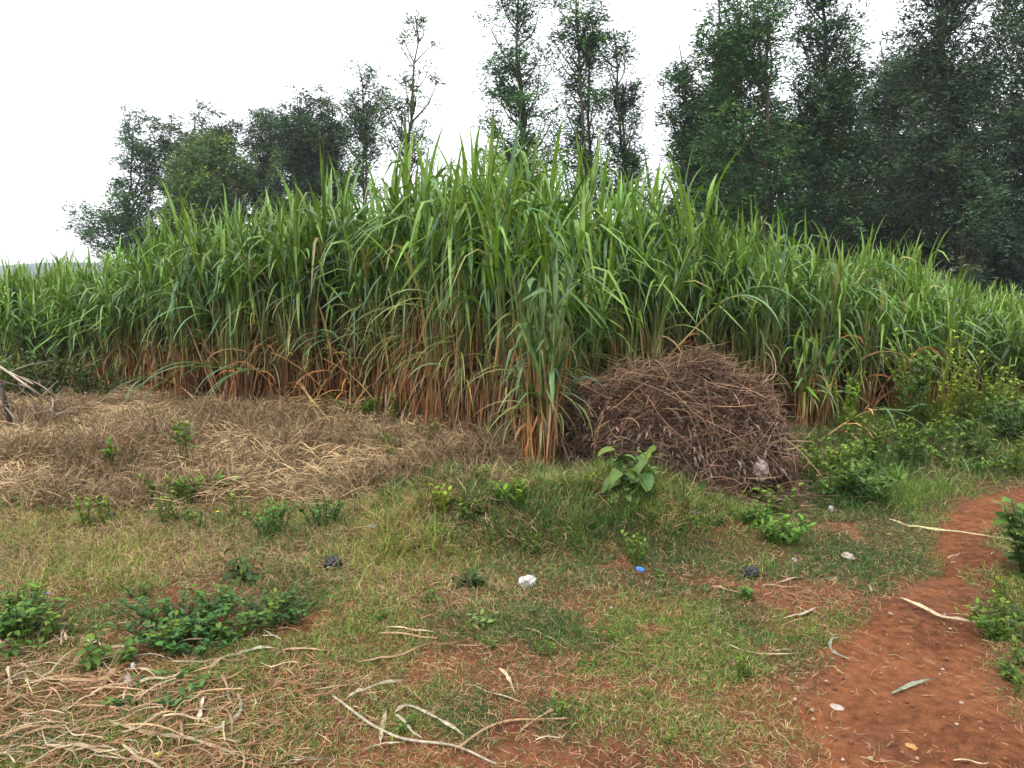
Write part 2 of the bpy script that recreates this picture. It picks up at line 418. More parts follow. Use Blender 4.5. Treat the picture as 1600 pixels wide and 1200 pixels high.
def make_tree(name, label, D, base_px, rows, limbs=30, clump=26, leaf=(.20, .05), col=(.030, .055, .022), seed=0, stems=1, group=None,
              cr=.42, trunk_r=.13, cat='tree', droop=.6, bright=.12, lo=.25):
    """rows: (py, x left, x right) of the crown's outline at distance D, from the top down; gives the crown its real size"""
    rg = rng_(seed + 100); limbs = int(limbs * (2.4 if D > 39 else 1.0 if group and 'deep' in group else 1.6 if base_px > 1050 else 1.2)); clump = int(clump * 3.1); cr *= 1.2; leaf = (leaf[0] * .9, leaf[1] * .9)
    base = at(base_px, 600, D)
    gz = float(hz(base[0], D)); base = np.array([base[0], D, gz - .05])
    rows = sorted(rows)
    pyv = np.array([r[0] for r in rows], float)
    cz = at(800, pyv, D)[:, 2]
    cxw = at(np.array([(r[1] + r[2]) / 2 for r in rows], float), pyv, D)[:, 0] - base[0]
    rw = np.array([(r[2] - r[1]) / 2 for r in rows], float) / FPX * D
    cz -= gz
    o = cz.argsort(); cz, cxw, rw = cz[o], cxw[o], rw[o]
    topz = cz[-1]
    root = thing(name, label, cat, base, group=group)
    trunkg, crown = Geo(), Geo()
    st = []
    for k in range(stems):
        off = 0 if stems == 1 else (k - (stems - 1) / 2) * .45 * np.interp(topz * .7, cz, rw)
        n = 14
        t = np.linspace(0, 1, n)
        H = topz * (.98 if k == 0 else rg.uniform(.8, .95))
        zz = t * H
        lead = np.interp(zz, cz, cxw) * sstep(.1, .8, t)
        wob = np.cumsum(rg.normal(0, .05, (n, 2)), 0) * np.minimum(1, t * 4)[:, None]
        p = np.stack([lead + wob[:, 0] + off * (t ** .8), wob[:, 1] + rg.uniform(-.4, .4) * t * (stems > 1), zz], -1)
        r = trunk_r / (1 + .35 * (stems - 1)) * (1 - t) ** .8 + .018
        tubes(trunkg, p, r, BARK * rg.uniform(.8, 1.2), 7)
        st.append((p, H))
    pts = []
    z0 = cz[0]
    wts = np.interp(np.linspace(z0, topz, 60), cz, rw) ** 1.1 + .1
    hs = rg.choice(np.linspace(z0, topz, 60), limbs, p=wts / wts.sum()) + rg.uniform(-.1, .1, limbs)
    for i in range(limbs):
        p, H = st[i % stems]
        h = min(hs[i], H * .985); rad = np.interp(h, cz, rw); c = np.array([np.interp(h, cz, cxw), 0, h])
        az = rg.uniform(0, 2 * pi); fr = rg.uniform(.3, 1.0) ** .5
        rad *= .58 + .75 * float(vnoise(h * .8 + seed * 3.7, az * .9, seed))
        e = c + np.array([np.cos(az) * rad * fr, np.sin(az) * rad * fr, 0])
        zb = max(.8, h - np.linalg.norm(e[:2] - c[:2]) * rg.uniform(.6, 1.4) - .3)
        s = np.array([np.interp(zb, p[:, 2], p[:, 0]), np.interp(zb, p[:, 2], p[:, 1]), zb])
        m = (s + e) / 2 + np.array([rg.normal(0, .1), rg.normal(0, .1), -.1 * rad])
        line = spline([s, m, e], 7)
        ln = np.linalg.norm(e - s)
        tubes(trunkg, line, np.linspace(min(.05, .018 + .014 * ln), .008, 7), BARK * rg.uniform(.7, 1.1), 4)
        nb = max(2, int(1 + ln * 1.0))
        for b in range(nb):
            f = rg.uniform(lo, 1.0); q = line[int(f * 6)]
            e2 = q + rg.normal(0, 1, 3) * np.array([.28, .28, .25]) * min(1, .4 + rad * .5) + np.array([0, 0, .12])
            tubes(trunkg, spline([q, (q + e2) / 2 + rg.normal(0, .04, 3), e2], 4), np.linspace(.012, .005, 4), BARK * .9, 3)
            pts.append((e2, min(cr, .2 + rad * .28)))
        pts.append((e, min(cr, .2 + rad * .28)))
    C = np.array([a for a, _ in pts]); r = np.array([b for _, b in pts])
    ns = 9; nc = len(C); per = max(4, clump // ns)
    sd = rg.normal(0, 1, (nc * ns, 3)); sd[:, 2] = sd[:, 2] * .9 + .35; sd /= np.linalg.norm(sd, axis=1, keepdims=True)
    si = np.repeat(np.arange(nc * ns), per); ci = si // ns; n = len(si)
    u = rg.uniform(.1, 1.05, n)
    pos = C[ci] + sd[si] * (r[ci] * u * 1.05)[:, None] + rg.normal(0, .075, (n, 3)) - np.array([0, 0, .25]) * (r[ci] * u ** 2)[:, None]
    az = np.arctan2(sd[si, 1], sd[si, 0]) + rg.normal(0, .75, n)
    th = rg.uniform(.5, 1.7, n)
    cl = jit(rg, np.array(col) * (1.65 if base_px > 1050 else 1.55), nc, .3, .08)
    br = rg.random(nc) < bright
    cl[br] *= np.array([1.9, 1.7, 1.1])
    lc = cl[ci] * (1 + .22 * rg.standard_normal((n, 1))).clip(.5, 1.6)
    ribbons(crown, pos, az, th, th + droop + rg.uniform(0, .6, n), leaf[0] * rg.uniform(.6, 1.3, n), leaf[1] * rg.uniform(.7, 1.3, n), lc, S=2, across=1,
            shape='spindle', roll=rg.normal(0, .7, n))
    trunkg.obj('trunk', M_BARK, root)
    crown.obj('crown', M_TREE, root)
    return root

G1 = 'trees behind the cane grass'
DK = (.030, .066, .024)
make_tree('tree', 'sparse multi-stemmed tree with a drooping lower limb ending the distant clump', 44, 232,
          [(165, 183, 222), (220, 192, 245), (290, 172, 255), (338, 122, 255), (380, 140, 260)], 34, 20, (.26, .065), DK, 1, 3, lo=.5)
make_tree('tree', 'broad dense dark tree whose crown rises behind the small bright green tree', 46, 305,
          [(150, 335, 372), (172, 240, 395), (230, 236, 402), (300, 228, 405), (400, 222, 400)], 70, 26, (.26, .07), (.034, .055, .028), 2, 2)
make_tree('tree', 'small rounded yellow-green tree in front of the dark distant clump', 40, 325,
          [(205, 300, 340), (235, 270, 376), (290, 262, 385), (345, 268, 390)], 46, 26, (.22, .065), (.055, .09, .028), 3, 1, cr=.5)
make_tree('tree', 'narrow dark tree showing between the broad tree and the dense bushy one', 47, 410,
          [(165, 395, 430), (192, 378, 442), (260, 372, 452), (340, 370, 455)], 34, 24, (.25, .065), (.036, .06, .03), 4)
make_tree('tree', 'dense bushy dark tree beside the slim twin-stemmed tree', 42, 482,
          [(145, 465, 492), (163, 436, 532), (210, 420, 545), (260, 412, 552), (330, 418, 548)], 70, 28, (.24, .065), (.030, .05, .027), 5, 2)
make_tree('tree', 'slim twin-stemmed tree of medium height with open crown against white sky', 35, 576,
          [(92, 550, 574), (120, 540, 600), (180, 540, 606), (240, 545, 602), (320, 550, 600)], 36, 22, (.2, .05), DK, 6, 2, trunk_r=.09, cr=.34)
make_tree('sapling', 'very sparse thin sapling whose few leaf tufts stand against white sky', 30, 645,
          [(12, 634, 660), (50, 628, 686), (110, 604, 690), (170, 600, 694), (230, 606, 680), (290, 622, 662)], 34, 10, (.17, .045), (.036, .062, .03), 7, 1,
          trunk_r=.065, cr=.24, cat='tree', lo=.75)
make_tree('tree', 'tall open tree with bare trunk, widest of three lofty trees over the stand', 27, 800,
          [(-50, 785, 830), (0, 765, 845), (30, 748, 858), (100, 746, 862), (160, 758, 864), (205, 738, 872), (270, 738, 880)], 54, 26, (.19, .045), DK, 8, 1, trunk_r=.13, cr=.36)
make_tree('tree', 'middle one of three lofty trees over the stand, narrow and dark', 28, 914,
          [(-40, 885, 930), (0, 870, 940), (100, 866, 950), (200, 875, 952), (290, 885, 955)], 46, 26, (.19, .045), DK, 9, 2, trunk_r=.11, cr=.34)
make_tree('tree', 'shorter airy tree with two thin stems beside the dark grove', 29, 975,
          [(35, 945, 975), (70, 932, 1005), (130, 935, 1004), (200, 925, 1016), (300, 930, 1022)], 46, 23, (.19, .045), DK, 10, 2, trunk_r=.1, cr=.34)
G2 = 'dark grove trees'
make_tree('tree', 'lowest stepped tree at the open edge of the dark grove', 30, 1092,
          [(58, 1078, 1100), (90, 1060, 1132), (150, 1046, 1142), (220, 1034, 1152), (320, 1040, 1152)], 64, 28, (.2, .05), DK, 11, 2)
make_tree('tree', 'tall tree with layered crown second from the open edge of the grove', 26, 1170,
          [(-60, 1135, 1190), (0, 1110, 1226), (80, 1104, 1232), (160, 1108, 1236), (260, 1092, 1240), (360, 1085, 1240)], 84, 28, (.19, .05), DK, 12, 3, trunk_r=.15)
make_tree('tree', 'tall tree with a full crown just before the sky notch in the grove', 27, 1262,
          [(-60, 1250, 1310), (10, 1232, 1336), (80, 1228, 1345), (160, 1228, 1352), (260, 1220, 1362), (370, 1220, 1362)], 84, 28, (.19, .05), (.028, .055, .027), 13, 1, trunk_r=.17)
make_tree('tree', 'shorter tree filling the sky notch of the dark grove', 31, 1395,
          [(58, 1372, 1402), (90, 1348, 1442), (160, 1340, 1452), (260, 1336, 1455), (390, 1336, 1455)], 66, 28, (.2, .05), (.030, .05, .030), 14, 2)
make_tree('tree', 'large grove tree with a thick visible trunk above the bright grass', 25, 1484,
          [(-80, 1440, 1510), (0, 1404, 1548), (100, 1398, 1552), (200, 1388, 1562), (300, 1388, 1572), (385, 1400, 1570)], 96, 30, (.19, .05), (.029, .05, .030), 15, 1, trunk_r=.2)
make_tree('tree', 'outermost tall grove tree cut by the edge of view', 26, 1600,
          [(-80, 1580, 1650), (0, 1550, 1690), (100, 1545, 1700), (200, 1540, 1700), (300, 1540, 1705), (400, 1545, 1700)], 80, 28, (.19, .05), (.030, .052, .032), 16, 2, trunk_r=.16)
for k, (bx, tp, hw, D_) in enumerate([(1095, 190, 75, 35), (1180, 120, 80, 36), (1270, 130, 80, 35), (1350, 110, 80, 37), (1435, 90, 80, 34), (1525, 60, 80, 36), (1610, 80, 85, 35), (1700, 40, 90, 33)]):
    make_tree('tree', 'dim tree deeper in the dark grove seen only between the front trunks', D_, bx,
              [(tp, bx - 20, bx + 20), (tp + 50, bx - hw * .7, bx + hw * .7), (tp + 140, bx - hw, bx + hw), (tp + 240, bx - hw, bx + hw), (430, bx - hw, bx + hw)],
              62, 26, (.24, .07), (.026, .044, .028), 30 + k, 2, group='dim trees deep in the grove')
for k, (bx, tp, hw, D_) in enumerate([(1065, 300, 60, 29), (1150, 300, 70, 28), (1235, 320, 60, 28), (1320, 300, 70, 28.5), (1400, 320, 60, 27), (1560, 320, 70, 27.5), (1640, 300, 70, 27)]):
    make_tree('understory_bush', 'dark understory bush at the foot of the grove behind the bright grass', D_, bx,
              [(tp, bx - 15, bx + 15), (tp + 30, bx - hw * .8, bx + hw * .8), (tp + 80, bx - hw, bx + hw), (460, bx - hw, bx + hw)],
              46, 26, (.2, .06), (.026, .047, .026), 50 + k, 3, group='bushes under the grove', cat='bush', trunk_r=.05, bright=.2)

# ------------------------------------------------------------------ cane grass
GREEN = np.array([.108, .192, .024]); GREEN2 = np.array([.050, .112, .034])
TAN = np.array([.30, .145, .055]); OLIVE = np.array([.17, .16, .055]); STRAW = np.array([.36, .26, .14])

def cane_clump(rg, H=3.0, n=6, spread=.17, lean=.10, seg=7, across=2, nleaf=12, ndry=13, leafL=1.0, leafW=1.0, dry_h=.40, green=GREEN, t0=.42, tv=.08):
    """one clump: list of stem Geos, leaves Geo, dry leaves Geo"""
    stems, fol, dry = [], Geo(), Geo()
    for k in range(n):
        a0 = rg.uniform(0, 2 * pi); r0 = spread * rg.uniform(0, 1) ** .5
        b = np.array([np.cos(a0) * r0, np.sin(a0) * r0, -.02])
        la = a0 + rg.normal(0, .8); l0, l1 = abs(rg.normal(0, lean)), abs(rg.normal(0, lean * 1.8))
        h = H * rg.uniform(.56, .80)
        t = np.linspace(0, 1, 9); th = l0 + (l1 - l0) * t[1:]
        d = np.stack([np.sin(th) * np.cos(la), np.sin(th) * np.sin(la), np.cos(th)], -1) * h / 8
        line = np.concatenate([b[None], b + np.cumsum(d, 0)])
        g = Geo()
        rr = np.linspace(.014, .007, 9) * rg.uniform(.8, 1.2)
        c0 = TAN * rg.uniform(.45, .8); c1 = np.array([.13, .17, .05])
        tubes(g, line, rr, c0 + (c1 - c0) * sstep(.25, .6, t)[:, None], 5)
        stems.append(g)
        ip = lambda tt: np.stack([np.interp(tt, t, line[:, i]) for i in range(3)], -1)
        # green leaves, upright at the top and arching lower down
        m = nleaf
        tt = np.linspace(t0, 1.0, m) + rg.normal(0, .02, m); tt = tt.clip(0, 1)
        u = ((tt - t0) / (1 - t0)).clip(0, 1)
        az = la + np.arange(m) * pi + rg.normal(0, .7, m) + rg.uniform(0, 6)
        th0 = (.10 + .38 * (1 - u)) * rg.uniform(.6, 1.4, m)
        up = rg.random(m) < .08 + .5 * u ** 2
        th1 = np.where(up, th0 + rg.uniform(.15, .8, m), rg.uniform(2.0, 2.95, m))
        bd = np.where(up, -1, rg.uniform(.3, .65, m))
        L = leafL * 1.08 * (H / 3) ** .5 * rg.uniform(.65, 1.12, m) * (.8 + .2 * (1 - u)) * np.where(u > .85, .82, 1)
        Wd = leafW * .044 * rg.uniform(.65, 1.25, m)
        cc = jit(rg, green, m, .2, .06)
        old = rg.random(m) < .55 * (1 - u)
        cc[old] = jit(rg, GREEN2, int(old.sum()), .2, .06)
        ye = rg.random(m) < .015
        cc[ye] = (.24, .22, .07)
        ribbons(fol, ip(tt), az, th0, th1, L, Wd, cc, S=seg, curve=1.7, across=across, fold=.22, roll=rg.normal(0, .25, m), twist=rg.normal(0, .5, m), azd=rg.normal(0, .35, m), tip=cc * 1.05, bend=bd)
        # long blades standing close along the stem, green over olive to straw
        m = 7
        tt = rg.uniform(tv, tv + .42, m); mixc = rg.random((m, 1)) ** .6 * sstep(.7, .15, tt)[:, None]
        ribbons(fol, ip(tt) + rg.normal(0, .025, (m, 3)) * [1, 1, 0], rg.uniform(0, 6.3, m), rg.uniform(.0, .14, m), rg.uniform(.05, .45, m), rg.uniform(.6, 1.15, m) * leafL * (H / 3) ** .5, .022 * leafW * rg.uniform(.6, 1.3, m),
                jit(rg, (.07, .135, .03), m, .25, .08) * (1 - mixc) + np.array([.22, .17, .06]) * mixc, S=max(4, seg - 2), across=across, fold=.25, roll=rg.normal(0, .8, m), twist=rg.normal(0, .8, m), shape='strap')
        # olive sheaths and hanging half-dry blades in the middle
        m = 5
        tt = rg.uniform(.28, .62, m)
        ribbons(fol, ip(tt), rg.uniform(0, 6.3, m), rg.uniform(.2, .6, m), rg.uniform(2.4, 3.05, m), rg.uniform(.5, .95, m) * leafL, .022 * leafW * rg.uniform(.7, 1.2, m),
                jit(rg, OLIVE * .62 + GREEN * .3, m, .25, .1), S=seg, curve=.6, across=across, fold=.2, roll=rg.normal(0, .4, m), azd=rg.normal(0, .5, m))
        # dry leaves hanging along the lower stem
        m = ndry
        tt = rg.uniform(.04, dry_h + .1, m)
        dc = jit(rg, TAN, m, .3, .1)
        s_ = rg.random(m); dc[s_ < .3] = jit(rg, STRAW * .72, int((s_ < .3).sum()), .2, .05); dc[s_ > .6] = jit(rg, np.array([.12, .06, .034]), int((s_ > .6).sum()), .4, .08); dc[(s_ > .45) & (s_ < .55)] *= np.array([.62, .75, .95])
        ribbons(dry, ip(tt), rg.uniform(0, 6.3, m), np.where(rg.random(m) < .12, rg.uniform(.3, 1.4, m), rg.uniform(2.6, 3.08, m)), rg.uniform(2.7, 3.12, m), rg.uniform(.3, .85, m) * np.minimum(1, h / 2), .017 * rg.uniform(.5, 1.4, m),
                dc, S=4, curve=.45, across=1, shape='strap', roll=rg.normal(0, .8, m), twist=rg.normal(0, 1.5, m), azd=rg.normal(0, .6, m))
        m = 9   # upright dead stalks round the foot
        ribbons(dry, np.column_stack([b[0] + rg.normal(0, .07, m), b[1] + rg.normal(0, .07, m), np.zeros(m)]), rg.uniform(0, 6.3, m), rg.uniform(0, .14, m), rg.uniform(.05, .35, m),
                rg.uniform(.4, 1.15, m) * min(1.15, dry_h / .4), .013 * rg.uniform(.6, 1.3, m), jit(rg, TAN * .9, m, .3, .1), S=3, across=1, shape='strap', roll=rg.normal(0, .8, m), twist=rg.normal(0, 1, m))
    return stems, fol, dry

PROT = []
for k in range(14):
    stems, fol, dry = cane_clump(rng_(200 + k), n=6, ndry=[15, 12, 18, 8, 14, 20, 10, 16, 12][k], dry_h=[.46, .38, .52, .35, .44, .55, .4, .48, .42][k], t0=[.68, .62, .72, .6, .66, .74, .62, .7, .64][k], tv=.22) if k < 9 else cane_clump(rng_(200 + k), n=6, ndry=3, dry_h=.25, nleaf=14)
    PROT.append((stems, fol, dry))

LINE_PX = [(-500, 596), (-150, 598), (0, 600), (120, 607), (165, 612), (230, 618), (350, 634), (470, 643), (560, 643), (650, 656), (740, 676), (800, 668), (900, 668),
           (1000, 662), (1120, 655), (1210, 650), (1270, 652), (1380, 650), (1450, 640), (1600, 640), (1900, 640), (2200, 640)]
LINE = np.array([gp(a, b) for a, b in LINE_PX])
TOPS = [(-400, 1.9), (0, 1.9), (120, 1.95), (230, 2.05), (300, 2.35), (400, 2.6), (520, 2.62), (600, 2.62), (650, 2.85), (690, 2.92), (770, 2.78), (870, 2.84), (940, 2.68), (1000, 2.78),
        (1100, 2.55), (1160, 2.45), (1220, 2.26), (1270, 2.16), (1330, 2.2), (1390, 2.05), (1430, 1.75), (1500, 1.5), (1600, 1.45), (2000, 1.45)]
def cane_h(px): return np.interp(px, [a for a, _ in TOPS], [b for _, b in TOPS])
def px_of(x, y): return 800 + x * (math.cos(PITCH)) / np.maximum(y, .1) * FPX * 1.0 / 1.0

def zone_label(px, row):
    w_ = 'in the front row' if row == 0 else 'just behind the front row' if row == 1 else 'inside the stand'
    if px < 260: return f'green cane grass clump {w_} at the low shaded end', f'low shaded end cane clumps {w_}'
    if px < 600: return f'tall cane grass clump {w_} where fallen canes lean out', f'cane clumps by the fallen canes {w_}'
    if px < 930: return f'tallest orange-based cane grass clump {w_} at its peak', f'peak cane clumps {w_}'
    if px < 1230: return f'tall green cane grass clump {w_} behind the brown brush heap', f'cane clumps behind the heap {w_}'
    if px < 1410: return f'blue-green cane grass clump {w_} between heap and yellow-green shrub', f'thinning cane clumps {w_}'
    return f'short bright green cane grass clump {w_} under the dark grove', f'short cane clumps under the grove {w_}'

roots_front = []; roots_back = []
for k, (stems, fol, dry) in enumerate(PROT):
    r = thing('cane_grass_clump', 'x', 'cane grass', (0, 0, 0))
    for s in stems: s.obj('stem', M_STEM, r)
    fol.obj('foliage', M_CANE, r); dry.obj('dry_leaves', M_DRY, r)
    roots_front.append(r)
    r2 = thing('cane_grass_clump', 'x', 'cane grass', (0, 0, 0))
    dd = Geo(); dd.merge(dry)
    for s in stems: dd.merge(s)
    link('foliage', r.children[-2].data if r.children[-2].name.startswith('foliage') else [c for c in r.children if c.name.startswith('foliage')][0].data, r2)
    dd.obj('dry_leaves', M_DRY, r2)
    roots_back.append(r2)
used_f, used_b = set(), set()

rg = rng_(77)
seg = np.linalg.norm(np.diff(LINE[:, :2], axis=0), axis=1); cum = np.r_[0, np.cumsum(seg)]
def line_at(s): return np.array([np.interp(s, cum, LINE[:, 0]), np.interp(s, cum, LINE[:, 1])])
s_lo, s_hi = np.interp(-440, [p[0] for p in LINE_PX], cum), np.interp(1950, [p[0] for p in LINE_PX], cum)
count = 0
mass = []
for row in range(26):
    step = .40 if row < 3 else .5
    s = s_lo + rg.uniform(0, step)
    back = row * .42 + (0 if row < 6 else (row - 6) * .1)
    while s < s_hi:
        p = line_at(s); px = px_of(*p)
        # rows recede along the view so that the stand keeps its outline
        dirv = p / np.linalg.norm(p)
        pos = p + dirv * (back + rg.uniform(-.14, .14)) + rg.normal(0, .08, 2)
        s += step * rg.uniform(.75, 1.25)
        H = float(cane_h(px)) * (rg.uniform(.78, 1.06) + .06 * (rg.random() < .2 and 300 < px < 1150)) * (1 + .03 * (300 < px < 1080))
        if row > 5 and 240 < px < 1300: H *= 1 - .012 * (row - 5)
        if row > 14 and px < 1250: continue
        H = min(H, float(cane_h(px)) * 1.06); sc_ = H / 3.0
        if px > 1380 and row == 0 and rg.random() < .6: continue
        lush = px < 170 or px > 1330 or (px > 1180 and rg.random() < .6); k = int(rg.integers(9, 14)) if lush else int(rg.integers(9)); rz = rg.uniform(0, 2 * pi)
        loc = (pos[0], pos[1], float(hz(pos[0], pos[1])))
        xy = max(.72, sc_) * rg.uniform(.92, 1.08)
        if row < 5 and count < 292 and -110 < px < 1720:
            lb, gr = zone_label(px, min(row, 2))
            src, usd = (roots_front, used_f) if row == 0 else (roots_back, used_b)
            if k not in usd:
                usd.add(k); r = src[k]
                r.location = loc; r.rotation_euler = (0, 0, rz); r.scale = (xy, xy, sc_); r['label'] = lb; r['group'] = gr
            else:
                dup(src[k], loc, rz, (xy, xy, sc_), lb, gr)
            count += 1
        else:
            mass.append((k, loc, rz, xy, sc_))
for srcs, usd in ((roots_front, used_f), (roots_back, used_b)):
    for k, r in enumerate(srcs):
        if k not in usd:
            for c in list(r.children): bpy.data.objects.remove(c)
            bpy.data.objects.remove(r)
for i, (px, py) in enumerate([(668, 672), (700, 684), (730, 690), (758, 692), (785, 690), (812, 694), (835, 706), (870, 690), (900, 678), (770, 676), (840, 682)]):
    p = gp(px, py); sz = rg.uniform(.84, .98) if px < 800 else rg.uniform(.6, .8)
    dup(roots_front[[0, 2, 5, 7, 4, 2, 5, 0, 7, 2, 5][i]], p, rg.uniform(0, 6), (.8, .8, sz), 'cane grass clump of the bulge that pushes forward beside the brush heap', 'cane clumps of the forward bulge')
print('cane clumps', count, 'mass', len(mass))
LOW = []
for k in range(6):
    _, f_, d_ = cane_clump(rng_(400 + k), n=6, seg=4, across=1, nleaf=12, ndry=3)
    LOW.append(f_)
g = Geo()
for k, loc, rz, xy, sz in mass:
    c, s = math.cos(rz), math.sin(rz)
    M = np.array([[c * xy, -s * xy, 0, loc[0]], [s * xy, c * xy, 0, loc[1]], [0, 0, sz, loc[2]], [0, 0, 0, 1]])
    g.merge(LOW[k % 6], M)
tag(g.obj('cane_grass', M_CANE), 'deep mass of green cane grass tops behind the front clumps', 'cane grass', kind='stuff')

# the young clump that stands alone in front
st_, fo_, dr_ = cane_clump(rng_(901), H=1.75, n=8, spread=.11, lean=.05, nleaf=8, leafL=.72, leafW=.95, dry_h=.42, ndry=14, green=np.array([.085, .155, .045]))
r = thing('cane_grass_clump', 'young arching cane grass clump standing alone beside the brown brush heap', 'cane grass', gp(852, 738))
for s in st_: s.obj('stem', M_STEM, r)
fo_.obj('foliage', M_CANE, r); dr_.obj('dry_leaves', M_DRY, r)
st_, fo_, dr_ = cane_clump(rng_(905), H=1.15, n=5, spread=.14, lean=.1, nleaf=7, leafL=.65, leafW=1.1, dry_h=.25, ndry=5, green=np.array([.11, .2, .03]))
r = thing('cane_grass_clump', 'cropped bright green cane shoots beyond the brush heap with cut-off tips', 'cane grass', gp(1265, 668))
for s in st_: s.obj('stem', M_STEM, r)
fo_.obj('foliage', M_CANE, r); dr_.obj('dry_leaves', M_DRY, r)

def bent_cane(label, pts, seed, nl=9, L=.75, spread0=.55):
    rg = rng_(seed)
    base = np.array(pts[0]); line = spline(np.array(pts) - base, 14)
    r = thing('bent_cane', label, 'cane grass', base)
    t = np.linspace(0, 1, 14)
    g = Geo(); tubes(g, line, np.linspace(.011, .005, 14), (np.array([.40, .25, .11])[None] * (1 - t[:, None]) + np.array([.14, .19, .06])[None] * t[:, None]), 6)
    g.obj('stem', M_STEM, r)
    f = Geo(); m = nl
    tt = np.linspace(spread0, 1, m)
    P = np.stack([np.interp(tt, t, line[:, i]) for i in range(3)], -1)
    dv = line[-1] - line[-4]; a = math.atan2(dv[1], dv[0]); el = math.acos(dv[2] / np.linalg.norm(dv))
    ribbons(f, P, a + rg.normal(0, .55, m), el * rg.uniform(.55, 1., m), rg.uniform(2.5, 3.0, m), L * rg.uniform(.7, 1.1, m), .027 * rg.uniform(.8, 1.2, m), jit(rg, np.array([.085, .165, .06]), m, .15, .06),
            S=9, curve=.9, fold=.2, roll=rg.normal(0, .2, m), azd=rg.normal(0, .3, m))
    f.obj('foliage', M_CANE, r)
    d = Geo(); m = 5; tt = rg.uniform(.05, .5, m)
    P = np.stack([np.interp(tt, t, line[:, i]) for i in range(3)], -1)
    ribbons(d, P, a + rg.normal(0, .8, m), rg.uniform(.6, 1.4, m), rg.uniform(2.4, 3, m), rg.uniform(.25, .5, m), .014, jit(rg, TAN * 1.2, m, .2, .08), S=4, across=1, shape='strap', roll=rg.normal(0, .6, m))
    d.obj('dry_leaves', M_DRY, r)
    return r
def P3(px, py, D): return at(px, py, D)
bent_cane('fallen cane lying almost level, its blue-green leaves drooping over the dead weeds', [gp(505, 668), P3(462, 588, 8.6), P3(400, 578, 8.4), P3(300, 572, 8.2)], 1, 11, .85)
bent_cane('cane leaning outward with a fan of arching leaves above the fallen one', [gp(520, 665), P3(440, 570, 8.9), P3(360, 510, 8.8), P3(285, 458, 8.7)], 2, 12, .95)
bent_cane('short cane with a drooping leaf fountain at the foot of the stand', [gp(545, 655), P3(548, 590, 8.2), P3(540, 540, 8.0), P3(520, 524, 7.9)], 3, 10, .7)
bent_cane('long dry cane slanting up out of the brush heap with an arched tip', [at(1010, 592, 7.6), P3(1070, 530, 7.7), P3(1120, 478, 7.8), P3(1165, 455, 7.8)], 4, 9, .85)
bent_cane('tall thin cane bowing over the weeds beside the yellow-green shrub', [gp(1310, 655), P3(1305, 560, 8.3), P3(1320, 470, 8.2), P3(1345, 425, 8.1)], 5, 9, .9)
bent_cane('cane bowed down to the ground with long leaves below the yellow-green shrub', [gp(1280, 690), P3(1330, 655, 7.6), P3(1370, 640, 7.5), P3(1420, 642, 7.4)], 6, 8, .7)
bent_cane('low cane drooping beside the dark weeds at the shaded end', [gp(330, 655), P3(290, 610, 9.0), P3(250, 590, 8.9), P3(228, 592, 8.8)], 7, 8, .7)

rg = rng_(610)
LEAN = []
for k in range(5):
    g = Geo(); t = np.linspace(0, 1, 10); L = rg.uniform(.8, 1.3); th = rg.uniform(.2, .5) + rg.uniform(.1, .7) * t
    l = np.cumsum(np.stack([np.sin(th), .12 * np.sin(t * 5 + k), np.cos(th)], -1) * L / 10, 0)
    tubes(g, l, np.linspace(.009, .004, 10), jit(rg, (.30, .165, .075), 1, .25, .06)[0], 6)
    m = 4; tt = rg.uniform(.3, .95, m)
    ribbons(g, np.stack([np.interp(tt, t, l[:, i]) for i in range(3)], -1), rg.uniform(0, 6.3, m), rg.uniform(.5, 1.6, m), rg.uniform(2.2, 3.0, m), rg.uniform(.2, .5, m), .014, jit(rg, TAN, m, .3, .1), S=5, across=1, shape='strap', roll=rg.normal(0, .7, m))
    LEAN.append(g.mesh('dry_cane', M_DRY))
for k in range(34):
    px = rg.uniform(200, 900) if k < 26 else rg.uniform(900, 1420)
    b = np.array([np.interp(px, [a for a, _ in LINE_PX], LINE[:, i]) for i in range(2)]); b *= 1 - rg.uniform(.0, .03)
    o = link('dry_cane', LEAN[k % 5]); o.location = (b[0], b[1], float(hz(b[0], b[1])) - .02)
    o.rotation_euler = (0, 0, rg.choice([rg.normal(pi, .5), rg.normal(-pi / 2, .7), rg.normal(0, .5)])); s_ = rg.uniform(.7, 1.25); o.scale = (s_, s_, s_)
    tag(o, 'dead orange-brown cane leaning out of the foot of the stand', 'dry cane', 'dead canes leaning from the stand')

